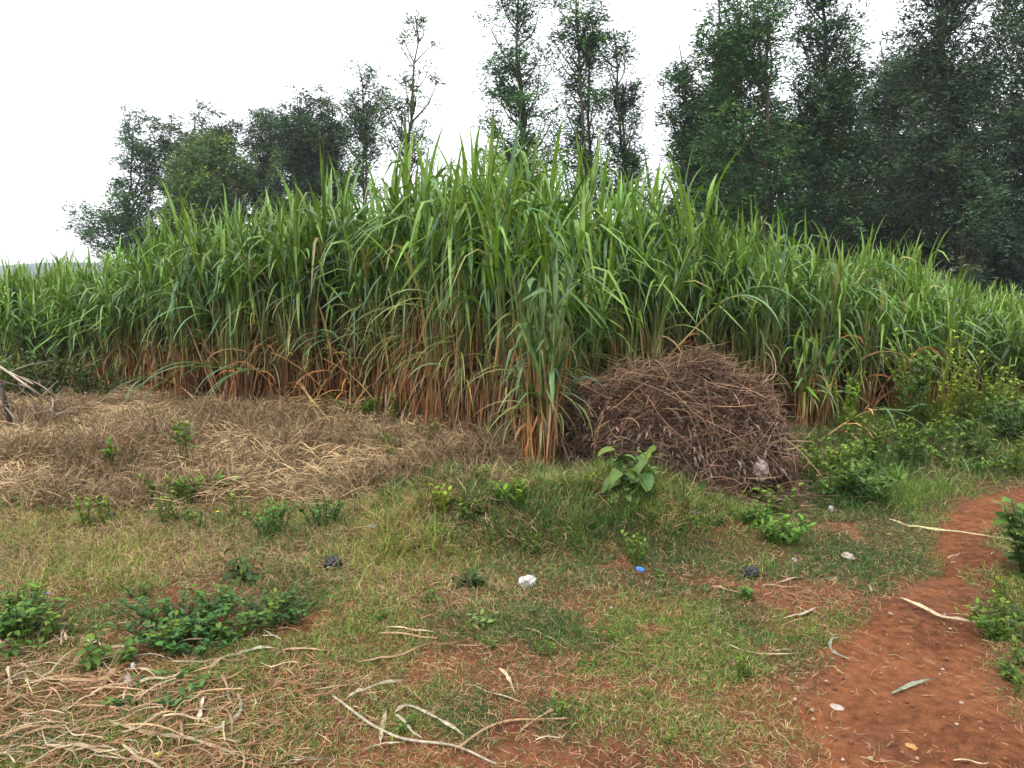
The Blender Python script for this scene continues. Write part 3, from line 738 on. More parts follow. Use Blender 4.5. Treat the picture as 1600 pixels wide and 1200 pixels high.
# ------------------------------------------------------------------ brush heap
def make_heap():
    rg = rng_(31)
    c = gp(1085, 745); c = np.array([(1070 - 800) / FPX * 6.15, 6.15, hz(1.42, 6.15)])
    r = thing('brush_heap', 'large brown heap of dried weeds and twigs in front of the cane stand', 'brush heap', c)
    RX, RY, HH = .99, .95, .75
    def surf(a, f):
        """a: bearing, f: 0 top .. 1 foot"""
        lob = 1 + .22 * np.exp(-((np.mod(a, 2 * pi) - pi) / .45) ** 2) + .22 * (vnoise(np.cos(a) * 1.6 + 5, np.sin(a) * 1.6 + 5, seed=3) - .5) * 2
        rx = RX * f * lob; x = np.cos(a) * rx + .04 * (1 - f); y = np.sin(a) * RY * f * lob
        z = HH * np.maximum(1 - f ** 2.7, 0) ** .68
        x, y, z = np.broadcast_arrays(x, y, z)
        bump = .36 * (fbm(x * 2.2, y * 2.2, z * 2.2, seed=9) - .5) + .16 * (fbm(x * 9, y * 9, z * 9, seed=19) - .5)
        n = np.stack([x / RX ** 2, y / RY ** 2, z / HH ** 2 + .25], -1); n /= np.linalg.norm(n, axis=-1, keepdims=True)
        p = np.stack([x, y, z], -1) + n * bump[..., None]
        return p, n
    A, F = np.meshgrid(np.linspace(0, 2 * pi, 90), np.linspace(0, 1.06, 40) ** .8)
    F = np.minimum(F, 1)
    p, _ = surf(A, F); p = p * .87; p[..., 2] -= .02
    g = Geo(); i = np.arange(p[..., 0].size).reshape(A.shape)
    g.add(p.reshape(-1, 3), np.stack([i[:-1, :-1], i[:-1, 1:], i[1:, 1:], i[1:, :-1]], -1).reshape(-1, 4), (.05, .03, .02))  # inner mound painted dark, standing in for shade in the twig gaps
    g.obj('mound', M_TWIG, r)
    def scatter(n, lo=0., hi=1.):
        a = rg.uniform(0, 2 * pi, n); f = rg.uniform(lo, hi, n) ** .55
        f = np.minimum(f, 1) * rg.uniform(.96, 1.10, n)
        f = np.minimum(f, 1.03)
        p, nn = surf(a, f); return p, nn, a, f
    def lay(geo, n, L0, L1, W0, W1, col, S=3, wild=.5, out=.05, lift=.35, amt=.35):
        p, nn, a, f = scatter(n)
        d = rg.normal(0, 1, (n, 3)); d -= (d * nn).sum(1, keepdims=True) * nn * (1 - wild * .5)
        d[:, 2] *= .6; d /= np.linalg.norm(d, axis=1, keepdims=True) + 1e-9
        L = rg.uniform(L0, L1, n)
        az = np.arctan2(d[:, 1], d[:, 0]); th = np.arccos(d[:, 2].clip(-1, 1))
        P = p + nn * (rg.uniform(-.11, out, n) * (.5 + vnoise(p[:, 0] * 5, p[:, 1] * 5, p[:, 2] * 5, seed=55)))[:, None] - d * (L / 2)[:, None]
        ribbons(geo, P, az, th, th + rg.normal(.15, lift, n), L, rg.uniform(W0, W1, n), jit(rg, col, n, amt, .08), S=S, across=1, shape='strap', roll=rg.uniform(-1.5, 1.5, n), azd=rg.normal(0, .5, n))
    g = Geo()
    lay(g, 9000, .05, .2, .0025, .005, (.095, .057, .036), out=.09, wild=.8)
    lay(g, 2400, .10, .34, .003, .005, (.15, .092, .056), S=4, out=.13, wild=.9, lift=.8)
    lay(g, 900, .12, .42, .003, .006, (.21, .13, .075), S=4, out=.15, wild=.9, lift=.8)
    tag(g.obj('twig_litter', M_TWIG, r), kind='stuff')
    g = Geo()
    lay(g, 13000, .018, .05, .008, .022, (.08, .045, .028), S=2, wild=1.5, out=.06, amt=.5)
    lay(g, 1800, .02, .06, .008, .02, (.16, .10, .066), S=2, wild=1.5, out=.06, amt=.4)
    # greyish withered leaves hanging on the lower front
    n = 900
    p, nn, a, f = scatter(n, .62, 1.0)
    ribbons(g, p + nn * .04, a, rg.uniform(1.5, 2.2, n), rg.uniform(2.6, 3.1, n), rg.uniform(.03, .09, n), rg.uniform(.008, .02, n), jit(rg, (.12, .088, .066), n, .4, .05), S=2, across=1, shape='ovate', roll=rg.normal(0, .8, n))
    g.obj('dry_leaves', M_DRY, r)
    for k in range(30):                                     # the longer stalks that lie over the heap
        a0 = rg.uniform(0, 2 * pi); sp = rg.uniform(.5, 1.5) * rg.choice([-1, 1]); f0, f1 = rg.uniform(.3, .98), rg.uniform(.3, .98)
        if rg.random() < .25: sp *= .15; f0, f1 = rg.uniform(.3, .6), rg.uniform(.9, 1.0)
        t = np.linspace(0, 1, 9)
        pp, nn = surf(a0 + sp * t, f0 + (f1 - f0) * t)
        pp = pp + nn * (.03 + .07 * np.sin(t * pi))[:, None] + rg.normal(0, .008, (9, 3))
        g = Geo(); tubes(g, spline(pp[::2], 12), np.linspace(.0042, .002, 12) * rg.uniform(.8, 1.3), jit(rg, (.21, .13, .078), 1, .25, .06)[0], 5)
        g.obj('stalk', M_TWIG, r)
    for k in range(45):                                     # loose ends that stick out of it
        a0 = rg.uniform(0, 2 * pi); f0 = rg.uniform(.15, 1.0)
        pp, nn = surf(np.array([a0]), np.array([f0])); d = nn[0] * rg.uniform(.2, 1) + rg.normal(0, .6, 3) * [1, 1, .6]; d /= np.linalg.norm(d)
        L = rg.uniform(.14, .38); e = pp[0] + d * L + [0, 0, -.3 * L * rg.random()]
        g = Geo(); tubes(g, spline([pp[0] - d * .1, (pp[0] + e) / 2 + rg.normal(0, .03, 3) + [0, 0, .03], e], 8), np.linspace(.003, .0014, 8), jit(rg, (.22, .14, .085), 1, .3, .06)[0], 4)
        g.obj('stalk', M_TWIG, r)
    g = Geo(); n = 1500                                     # broken bits round the foot
    a = rg.uniform(0, 2 * pi, n); f = 1 + .3 * rg.random(n) ** 2
    xx, yy = np.cos(a) * RX * f, np.sin(a) * RY * f
    ribbons(g, np.stack([xx, yy, hz(xx + c[0], yy + c[1]) - c[2] + .02 + .05 * rg.random(n)], -1), rg.uniform(0, 6.3, n), rg.uniform(1.0, 1.8, n), rg.uniform(1.2, 2.0, n), rg.uniform(.05, .24, n), rg.uniform(.003, .008, n),
            jit(rg, (.17, .105, .066), n, .4, .08), S=3, across=1, shape='strap', roll=rg.normal(0, .8, n), azd=rg.normal(0, .8, n))
    tag(g.obj('twig_litter', M_TWIG, r), kind='stuff')
    def stalk(pts, rad, col, lbl=None):
        g = Geo(); q_ = np.array(pts) - c
        tubes(g, spline(q_, 16), np.linspace(rad, rad * .55, 16), col, 6)
        o = g.obj('stalk', M_TWIG, r)
        if lbl: o['label'] = lbl
    stalk([at(1122, 838, 4.95), at(1108, 760, 5.2), at(1094, 700, 5.35), at(1086, 668, 5.5), at(1092, 663, 5.55), at(1096, 672, 5.5)], .008, (.25, .16, .09), 'thick hooked stalk hanging down the front of the heap')
    stalk([at(1195, 715, 5.4), at(1200, 690, 5.5), at(1215, 660, 5.6)], .007, (.38, .31, .2), 'pale stalk sticking up behind the plastic bag')
    stalk([at(1170, 600, 6.3), at(1208, 590, 6.5), at(1210, 560, 6.6), at(1195, 535, 6.7)], .006, (.27, .19, .11), 'curled stalk rising above the heap')
    stalk([at(955, 605, 6.0), at(1000, 608, 5.9), at(1080, 633, 5.7), at(1100, 665, 5.6)], .005, (.24, .155, .09))
    stalk([at(1115, 605, 5.9), at(1150, 590, 6.1), at(1215, 585, 6.3)], .005, (.24, .155, .09))
    stalk([at(905, 668, 5.9), at(960, 675, 5.7), at(1085, 675, 5.5)], .005, (.22, .14, .08))
    stalk([at(1225, 685, 5.5), at(1250, 705, 5.4), at(1285, 745, 5.3)], .006, (.23, .155, .09))
    stalk([at(1270, 690, 5.6), at(1215, 690, 5.5), at(1150, 700, 5.4)], .006, (.23, .155, .09))
    return r
make_heap()

# ------------------------------------------------------------------ ground cover
def sample(n, y0, y1, seed, marg=1.7):
    rg = rng_(seed)
    y = np.sqrt(rg.uniform(y0 ** 2, y1 ** 2, n)); x = rg.uniform(-1, 1, n) * (y * .66 + marg)
    return x, y, rg

G_GR = np.array([.112, .182, .026]); G_DK = np.array([.050, .108, .022]); K_ST = np.array([.44, .335, .165]); K_BR = np.array([.26, .135, .062])
gg, gd = Geo(), Geo()
def turf_blades(n, y0, y1, seed, wide=1.):
    x, y, rg = sample(n, y0, y1, seed)
    z = zone_masks(x, y)
    dens = (1 - z['path'] * .985) * (1 - z['th'] * (.96 - .55 * sstep(.5, .68, fbm(x * 1.8, y * 1.8, seed=63)))) * (1 - .72 * z['bare'])
    dens = dens * (.45 + .75 * sstep(.35, .62, fbm(x * 3.2, y * 3.2, seed=61)))
    k = rg.random(n) < dens
    x, y = x[k], y[k]; z = {a: b[k] for a, b in z.items()}; n = len(x)
    tf = fbm(x * 5, y * 5, seed=73)
    tall = .019 + .008 * sstep(3.2, 4.5, y) + .030 * z['kh'] + .10 * z['bank'] * sstep(.3, .7, tf) + .10 * z['wd'] * (.3 + tf) + .014 * fbm(x * 2, y * 2, seed=71)
    L = tall * rg.uniform(.6, 1.9, n)
    flatness = 1 - .45 * np.maximum(z['bank'], .7 * z['wd'])
    th0 = rg.uniform(.1, 1.25, n) * flatness; th1 = th0 + rg.uniform(.2, 1.3, n)
    pdry = .29 + .36 * z['kh'] + .06 * z['bank'] - .12 * z['wd'] + .30 * (fbm(x * 2.1, y * 2.1, seed=81) - .5) * 2 + .2 * z['bare']
    dry = rg.random(n) < pdry
    P = np.stack([x, y, hz(x, y)], -1)
    az = rg.uniform(0, 2 * pi, n)
    W = wide * rg.uniform(.0022, .0042, n) * (1 + .35 * z['bank'])
    mixd = fbm(x * 1.4, y * 1.4, seed=91)
    cg = (G_GR + (G_DK - G_GR) * sstep(.35, .6, mixd)[:, None]) * (1 + .40 * rg.standard_normal((n, 1))).clip(.35, 2.1)
    cg = cg * (1 + np.array([.6, .3, 0]) * (z['kh'] * .6)[:, None])
    u = rg.random((n, 1))
    cd = (K_ST * u + K_BR * (1 - u)) * (1 + .2 * rg.standard_normal((n, 1))).clip(.5, 1.5)
    a = ~dry
    ribbons(gg, P[a], az[a], th0[a], th1[a], L[a], W[a], cg[a], S=2, across=1, roll=rg.normal(0, .4, n)[a])
    ribbons(gd, P[dry], az[dry], th0[dry] + .3, th1[dry] + .5, L[dry] * 1.1, W[dry] * .8, cd[dry], S=2, across=1, roll=rg.normal(0, .5, n)[dry], azd=rg.normal(0, .9, n)[dry])
turf_blades(330000, 1.9, 3.6, 1, .9)
turf_blades(250000, 3.6, 5.6, 2, 1.1)
turf_blades(160000, 5.6, 9.5, 3, 1.6)
tag(gg.obj('grass', M_GRASS), 'short green turf growing over the red soil', 'grass', kind='stuff')
tag(gd.obj('dry_grass', M_STRAW), 'dry straw-coloured blades mixed through the turf', 'dry grass', kind='stuff')

# small straw crumbs on soil and path, hay over the left strip, dead weeds
g = Geo()
x, y, rg = sample(140000, 1.9, 6.5, 14)
z = zone_masks(x, y)
k = rg.random(len(x)) < (.23 * (1 - z['path']) + .30 * z['bare'] * (1 - z['path']) + .085 * z['path'] + .40 * z['st'] + .25 * z['kh']) * (1 - z['bank'])
x, y = x[k], y[k]; n = len(x)
u = rg.random((n, 1)); cd = (STRAW * u ** 2 + np.array([.24, .10, .05]) * (1 - u ** 2)) * (1 + .2 * rg.standard_normal((n, 1))).clip(.5, 1.5)
ribbons(g, np.stack([x, y, hz(x, y) + rg.uniform(.006, .022, n) + .012 * z['path'][k]], -1), rg.uniform(0, 6.3, n), rg.uniform(1.35, 1.6, n), rg.uniform(1.5, 1.75, n), rg.uniform(.015, .075, n) * (1 + z['st'][k] * 1.1),
        rg.uniform(.0012, .0036, n) * (1 + .5 * z['st'][k]), cd, S=2, across=1, shape='strap', azd=rg.normal(0, .9, n), roll=rg.normal(0, .3, n))
tag(g.obj('straw_litter', M_STRAW), 'fine broken straw strewn over soil and turf', 'straw', kind='stuff')

g = Geo()
n = 80000
rg = rng_(15); x = rg.uniform(-8.6, 1.4, n); y = rg.uniform(4.8, 9.8, n)
z = zone_masks(x, y); k = rg.random(n) < z['th'] * (.5 + .6 * fbm(x * 2.2, y * 2.2, seed=17)); x, y = x[k], y[k]; n = len(x)
tone = fbm(x * 1.3, y * 1.6, seed=23)
u = sstep(.3, .7, tone)[:, None]
cd = (np.array([.18, .12, .064]) * (1 - u) + np.array([.38, .27, .145]) * u) * (1 + .33 * rg.standard_normal((n, 1))).clip(.35, 1.8)
up = fbm(x * 3, y * 3, seed=29)
ribbons(g, np.stack([x, y, hz(x, y) + rg.uniform(0, .10, n) * up * 1.6], -1), rg.uniform(0, 6.3, n), rg.uniform(.75, 1.65, n), rg.uniform(1.3, 2.0, n), rg.uniform(.06, .26, n), rg.uniform(.003, .0065, n), cd,
        S=3, across=1, shape='strap', azd=rg.normal(0, .8, n), roll=rg.normal(0, .8, n))
n = 20000
x = rg.uniform(-8.3, 1.2, n); y = rg.uniform(5.0, 8.2, n); z = zone_masks(x, y); k = (rg.random(n) < z['th'] * sstep(.45, .6, fbm(x * 1.5, y * 1.8, seed=37))); x, y = x[k], y[k]; n = len(x)
ribbons(g, np.stack([x, y, hz(x, y)], -1), rg.uniform(0, 6.3, n), rg.uniform(.0, .6, n), rg.uniform(.3, 1.6, n), rg.uniform(.12, .34, n), rg.uniform(.0035, .006, n), jit(rg, (.145, .10, .054), n, .35, .06), S=4, across=1, shape='strap', azd=rg.normal(0, .7, n), roll=rg.normal(0, .9, n))
for (px, py, hh, ww) in [(250, 700, .30, .4), (150, 720, .26, .4), (40, 720, .3, .4), (330, 770, .22, .3), (560, 775, .26, .35), (620, 755, .2, .3), (690, 730, .26, .35), (770, 715, .3, .4), (820, 735, .24, .3), (480, 700, .16, .4), (90, 780, .2, .4), (230, 790, .2, .3), (420, 735, .16, .4), (600, 700, .2, .35), (740, 760, .16, .3)]:
    m = 420; b = gp(px, py); a = rg.uniform(0, 6.3, m); rr = ww * rg.random(m) ** .8
    xx, yy = b[0] + np.cos(a) * rr, b[1] + np.sin(a) * rr * .7
    ribbons(g, np.stack([xx, yy, hz(xx, yy)], -1), rg.uniform(0, 6.3, m), rg.uniform(0, .9, m), rg.uniform(.6, 2.2, m), hh * rg.uniform(.6, 1.7, m) * (1.1 - rr / ww * .5), rg.uniform(.003, .006, m), jit(rg, (.19, .132, .072), m, .4, .08), S=5, across=1, shape='strap', azd=rg.normal(0, .8, m), roll=rg.normal(0, .9, m))
tag(g.obj('dead_weeds', M_DRY), 'matted brown dead weeds and hay lying before the cane stand', 'dead weeds', kind='stuff')

# ------------------------------------------------------------------ broad-leaved weeds
def weed(label, px, py, H, W, nst, nlf, lf, col, seed, name='leafy_weed', cat='weed', group=None, upright=.55, droop=1.2, D=None, low=.15, asp=.5):
    rg = rng_(seed + 3000); col = np.array(col) * np.array([1.15, 1.0, .72])
    loc = gp(px, py) if D is None else np.array([at(px, py, D)[0], D, hz(at(px, py, D)[0], D)])
    r = thing(name, label, cat, loc, group=group)
    sg, f = Geo(), Geo(); nst = int(nst * 1.6 + .5); nlf += 2
    for k in range(nst):
        a = rg.uniform(0, 2 * pi); rad = W * .5 * rg.uniform(.15, 1) ** .6; h = H * rg.uniform(.6, 1.05)
        b = np.array([np.cos(a) * rad * .35, np.sin(a) * rad * .35, -.02]); e = np.array([np.cos(a) * rad, np.sin(a) * rad, h])
        line = spline([b, (b + e) / 2 + np.array([0, 0, h * .12]), e], 7)
        tubes(sg, line, np.linspace(.0045, .0022, 7) * (.6 + H), np.asarray(col) * np.array([1.5, 1.0, 1.2]), 5)
        m = nlf; t = np.linspace(low, 1, m)
        P = np.stack([np.interp(t, np.linspace(0, 1, 7), line[:, i]) for i in range(3)], -1)
        az = np.arange(m) * 2.4 + rg.uniform(0, 6) + rg.normal(0, .3, m)
        th0 = rg.uniform(upright * .6, upright * 1.4, m)
        L = lf * rg.uniform(.65, 1.15, m) * (1 - .35 * t)
        cc = jit(rg, col, m, .18, .06); cc[t > .85] *= np.array([1.5, 1.35, 1.0])
        ribbons(f, P, az, th0, th0 + droop * rg.uniform(.6, 1.3, m), L, L * asp * rg.uniform(.85, 1.15, m), cc, S=5, curve=1., fold=.14, shape='ovate', roll=rg.normal(0, .25, m), azd=rg.normal(0, .25, m))
    sg.obj('stem', M_WEED, r); f.obj('foliage', M_WEED, r)
    return r
WG = (.062, .128, .022); WD = (.040, .088, .022); WY = (.115, .19, .025)
weed('large-leaved green weed standing at the front foot of the brush heap', 968, 790, .40, .5, 6, 6, .20, (.062, .12, .045), 1, upright=1.15, droop=1.7, asp=.48)
weed('green weed with drooping leaves below the white bag in the heap', 1205, 800, .17, .42, 6, 5, .085, WG, 2, upright=.9, droop=1.4)
weed('low bright weed tuft just below the drooping one at the heap corner', 1220, 848, .14, .34, 10, 6, .07, (.06, .15, .03), 3)
weed('dense dark green leafy bush beside the brush heap', 1345, 785, .28, .55, 13, 8, .10, (.045, .10, .03), 4, name='leafy_bush', cat='bush')
weed('light green seedling tuft at the back of the dark leafy bush', 1300, 745, .30, .5, 12, 8, .065, WG, 5)
weed('dark big-leaved bush overhanging the red path at the edge of view', 1618, 900, .42, .46, 12, 8, .11, (.048, .105, .026), 6, name='leafy_bush', cat='bush', upright=.8, droop=1.5)
weed('low leafy weed on the grassy verge of the path below the overhanging bush', 1592, 1010, .12, .5, 12, 6, .06, WG, 7)
weed('solitary wilting weed with dark folded leaves in the dry turf', 380, 908, .17, .2, 3, 5, .12, (.036, .075, .022), 8, upright=1.2, droop=1.7, asp=.4)
weed('largest low patch of leafy weeds with small blue flowers', 280, 985, .13, .66, 36, 8, .052, (.034, .095, .03), 9, upright=1.0, droop=.7)
weed('lower leafy weed clump directly in front of the largest patch', 310, 1012, .09, .42, 22, 7, .05, (.03, .09, .03), 19, upright=1.1, droop=.6)
weed('flat leafy weed patch right beside the largest one', 440, 965, .09, .5, 26, 7, .048, (.04, .10, .035), 10, upright=1.0, droop=.7)
weed('bright leafy weed mound cut by the edge of view with a purple flower beside it', 25, 985, .18, .5, 24, 8, .06, (.05, .12, .03), 11, upright=.9, droop=.9)
weed('dark flat leaf cluster among the strewn straw', 250, 1085, .04, .42, 16, 6, .05, (.036, .09, .03), 12, upright=1.2, droop=.4)
weed('broad-leaved plant with hanging leaves growing up the dry cane bases', 690, 655, .68, .42, 6, 7, .17, (.055, .11, .035), 13, low=.45, upright=.9, droop=1.7, asp=.46)
weed('pale grey-green leaf plant low between cane bases and lone clump', 765, 690, .36, .22, 3, 4, .17, (.12, .17, .075), 14, low=.5, upright=1.0, droop=1.6)
weed('small two-leaved weed sprouting from the middle of the dead weeds', 287, 732, .34, .14, 3, 4, .14, (.075, .14, .04), 15, low=.5)
weed('short weed sprig in the dead weeds next to the two-leaved one', 178, 735, .24, .16, 3, 5, .09, WG, 16, low=.4)
weed('green weed tuft at the near edge of the dead weeds', 275, 790, .2, .45, 9, 6, .09, WG, 17)
weed('lone bright sprig in the dead weeds above the tuft of nettles', 352, 775, .16, .14, 3, 5, .09, (.06, .15, .04), 18)
weed('nettle-like green tuft where the dead weeds meet the turf', 425, 838, .2, .36, 10, 8, .055, (.05, .12, .034), 20)
weed('dark green tuft beside the nettle-like one', 505, 822, .17, .34, 9, 7, .06, (.04, .10, .03), 21)
weed('grey-leaved withered weed at the cane foot with green lower leaves', 665, 700, .26, .26, 5, 6, .085, (.085, .105, .06), 22, droop=1.9)
weed('small weed in front of the forked dry root', 790, 790, .14, .3, 6, 5, .10, WG, 23)
weed('yellow-green sprig close to the forked dry root', 690, 800, .18, .18, 4, 6, .07, WY, 24)
weed('dark folded leaf cluster in the open turf', 738, 915, .08, .18, 4, 4, .09, (.03, .07, .025), 25, upright=1.1)
weed('tiny pale rosette in the turf below the white plastic bag', 758, 975, .04, .14, 6, 4, .05, (.08, .14, .06), 26, upright=1.2, droop=.3)
weed('weed sprig standing behind the blue wrapper', 990, 880, .16, .16, 5, 6, .05, WG, 27)
weed('tiny green weed in the turf below the black bag', 1163, 935, .05, .12, 5, 4, .045, (.05, .13, .03), 28)
weed('tall yellow-green shrub with pointed leaves before the short cane', 1450, 668, .95, .95, 16, 9, .075, WY, 29, name='leafy_bush', cat='bush')
weed('second lower yellow-green shrub nearer the edge of view', 1535, 668, .62, .7, 16, 10, .08, (.085, .16, .03), 30, name='leafy_bush', cat='bush')
weed('bright green weed spray between thinning cane and shrub', 1318, 672, .62, .34, 6, 10, .085, (.10, .21, .035), 31)
weed('large-leaved vine-like weed climbing the thinning canes', 1415, 675, .8, .5, 7, 8, .15, (.06, .12, .035), 32, low=.4, droop=1.6)
weed('leafy mixed weeds under the curved cane stick', 1430, 705, .28, .7, 16, 7, .075, WG, 33)
weed('dark weeds at the far bend of the path', 1590, 700, .45, .7, 16, 8, .11, (.04, .09, .028), 34)
weed('green weeds on the verge before the far path bend', 1510, 735, .16, .8, 22, 6, .06, (.065, .13, .03), 35)
weed('dark green shrub hiding the shaded foot of the stand', 75, 628, .62, 1.2, 26, 10, .09, (.035, .08, .026), 36, name='leafy_bush', cat='bush')
weed('dark weed shrub between the shaded shrub and the fallen canes', 150, 625, .42, .7, 16, 9, .08, (.034, .075, .025), 37, name='leafy_bush', cat='bush')
weed('bright grass-green weeds behind the dead branches', 20, 622, .5, .7, 14, 9, .09, (.06, .13, .03), 38)
weed('low creeping weeds along the foot of the tall canes', 560, 652, .2, .6, 14, 7, .06, WG, 39)
weed('dark climbing weed in the canes behind the brush heap', 1075, 655, 1.15, .7, 12, 12, .09, (.03, .07, .024), 40)
weed('dark weed among canes beyond the heap crest', 1190, 650, .95, .6, 12, 11, .09, (.034, .075, .025), 41)

rg = rng_(505)
WP = [weed('x', 800, 1000, h, w_, n, l, f, c, 60 + i, upright=u) for i, (h, w_, n, l, f, c, u) in enumerate([
    (.12, .2, 4, 5, .05, WG, .9), (.10, .22, 5, 4, .06, (.05, .11, .022), 1.1), (.20, .2, 4, 6, .06, (.075, .14, .024), .7), (.34, .3, 5, 8, .07, (.07, .14, .022), .7), (.5, .4, 6, 9, .075, (.09, .165, .025), .7), (.26, .3, 5, 6, .10, (.05, .11, .025), .9)])]
for o in WP: o['group'] = 'x'
SPU = set()
def strew(poly, n, kinds, label, group, s0=.7, s1=1.25):
    xs = [a for a, _ in poly]; ys = [b for _, b in poly]; k = 0
    while k < n:
        px, py = rg.uniform(min(xs), max(xs)), rg.uniform(min(ys), max(ys))
        if poly_sd(np.array([px]), np.array([py]), poly)[0] < 0: continue
        i = int(rg.choice(kinds)); k += 1
        if i not in SPU:
            SPU.add(i); o = WP[i]; o.location = gp(px, py); o['label'] = label; o['group'] = group
        else: dup(WP[i], gp(px, py), rg.uniform(0, 6), rg.uniform(s0, s1), label, group)
strew([(0, 745), (300, 760), (560, 740), (850, 745), (860, 790), (560, 830), (300, 835), (0, 830)], 20, [0, 0, 1, 1, 2], 'small green weed where the dead weeds meet the turf', 'weeds along the edge of the dead weeds', .5, 1.1)
strew([(60, 660), (640, 665), (820, 720), (560, 740), (60, 740)], 12, [0, 2, 2], 'green weed sprig poking up through the dead weeds', 'sprigs in the dead weeds', .4, .9)
strew([(1235, 700), (1280, 645), (1600, 640), (1640, 740), (1480, 770), (1300, 790), (1240, 760)], 34, [0, 2, 2, 3, 5], 'green weed in the tangle between cane foot and path', 'weeds of the verge tangle')
strew([(1330, 655), (1600, 650), (1640, 672), (1360, 672)], 10, [4, 3, 3], 'tall light green weed at the foot of the short cane', 'weeds at the foot of the short cane')
strew([(380, 640), (700, 650), (860, 690), (800, 720), (560, 668), (380, 655)], 16, [1, 2, 5], 'low weed at the foot of the orange cane bases', 'weeds at the cane foot')
strew([(600, 790), (930, 780), (1180, 820), (1280, 830), (1200, 880), (900, 870), (600, 850)], 16, [0, 0, 1, 5], 'small weed in the longer grass of the bank', 'weeds on the grassy bank', .3, .7)
strew([(900, 760), (1100, 800), (1260, 800), (1290, 840), (1180, 850), (960, 800)], 10, [1, 5, 2], 'weed crowding the foot of the brush heap', 'weeds round the heap', .4, .9)
strew([(20, 930), (520, 920), (540, 1010), (100, 1100), (20, 1050)], 14, [0, 1], 'little leafy weed between the larger weed patches and straw', 'little weeds by the weed patches')
strew([(560, 900), (1380, 890), (1250, 1060), (1200, 1180), (600, 1180)], 14, [0, 1], 'tiny weed in the worn turf', 'tiny weeds in the worn turf', .3, .6)
strew([(1560, 900), (1610, 900), (1610, 1160), (1580, 1100), (1545, 1030)], 10, [0, 1, 2], 'small weed on the outer verge of the path', 'weeds on the outer path verge', .35, .8)

def flower(label, px, py, h, col, rad, group=None):
    loc = gp(px, py); r = thing('wild_flower', label, 'flower', loc, group=group)
    g = Geo(); tubes(g, spline([(0, 0, 0), (.006, 0, h * .5), (0, .006, h)], 5), .0018, (.07, .13, .04), 4); g.obj('stem', M_WEED, r)
    g = Geo(); m = 10
    ribbons(g, np.tile([[0, .006, h]], (m, 1)), np.arange(m) * 2 * pi / m, 1.0, 1.5, rad, rad * .6, col, S=2, across=1, shape='ovate'); g.obj('blossom', M_WEED, r)
for px, py in [(150, 738), (175, 762), (78, 770), (65, 792), (223, 770), (690, 672), (742, 680), (785, 748), (780, 718), (960, 722), (50, 800), (340, 812)]:
    flower('tiny yellow wild flower in the dead weeds', px, py, .05, (.75, .5, .03), .016, 'yellow flowers in the dead weeds')
flower('small purple flower at the side of the bright weed mound', 74, 950, .07, (.24, .16, .42), .014)

# ------------------------------------------------------------------ dry leaves and stalks on the ground
def straw_obj(name, label, pts, W, col, seed, group=None, cat='dry leaf', tube=False, lift=.007, fork=()):
    rg = rng_(seed + 5000)
    P = np.array([gp(a, b) for a, b in pts]); base = P[0].copy()
    S = max(7, 4 * (len(pts) - 1) + 3); W = W * (.72 if tube else .85)
    line = spline(P, S)
    line[:, 2] = hz(line[:, 0], line[:, 1]) + lift + .014 * (poly_sd(line[:, 0], line[:, 1], PATH) > -.05) + .008 * np.abs(np.sin(np.linspace(0, pi * rg.uniform(1, 2.5), S)))
    g = Geo(); t = np.linspace(0, 1, S)
    l = line - base
    if tube:
        tubes(g, l, W * .5 * np.linspace(1, .7, S), col, 6)
    else:
        tan = np.gradient(l, axis=0); sd = np.cross(tan, (0, 0, 1)); sd /= np.linalg.norm(sd, axis=1, keepdims=True)
        ro = (np.cumsum(rg.normal(0, .28, S)) + rg.uniform(-.4, .4))[:, None]
        sdv = sd * np.cos(ro) + np.array([[0, 0, 1.]]) * np.sin(ro) * .6
        hw = (W * .5 * rg.uniform(.6, 1.3, S) * np.minimum(1, .3 + 5 * t) * np.minimum(1, .12 + 3 * (1 - t)))[:, None]
        up = np.array([[0, 0, 1.]]) * hw * .45
        lift_ = np.array([[0, 0, 1.]]) * np.abs(np.sin(ro)) * hw * .6
        V = np.stack([l - sdv * hw + lift_, l + up + lift_, l + sdv * hw + lift_], 1)
        i = np.arange(S - 1)[:, None] * 3 + np.arange(2)[None]
        cc = np.asarray(col) * (1 + .12 * rg.standard_normal((S, 1)))
        C = np.repeat(cc[:, None], 3, 1); C[:, 1] *= .86
        g.add(V.reshape(-1, 3), np.stack([i, i + 1, i + 4, i + 3], -1).reshape(-1, 4), C.reshape(-1, 3))
    for f in fork:
        q_ = np.array([gp(a, b) for a, b in f]) - base; q_[:, 2] += lift
        tubes(g, spline(q_, 7), W * .4 * np.linspace(1, .6, 7), col, 5)
    o = g.obj(name, M_STRAW); o.location = base
    return tag(o, label, cat, group)

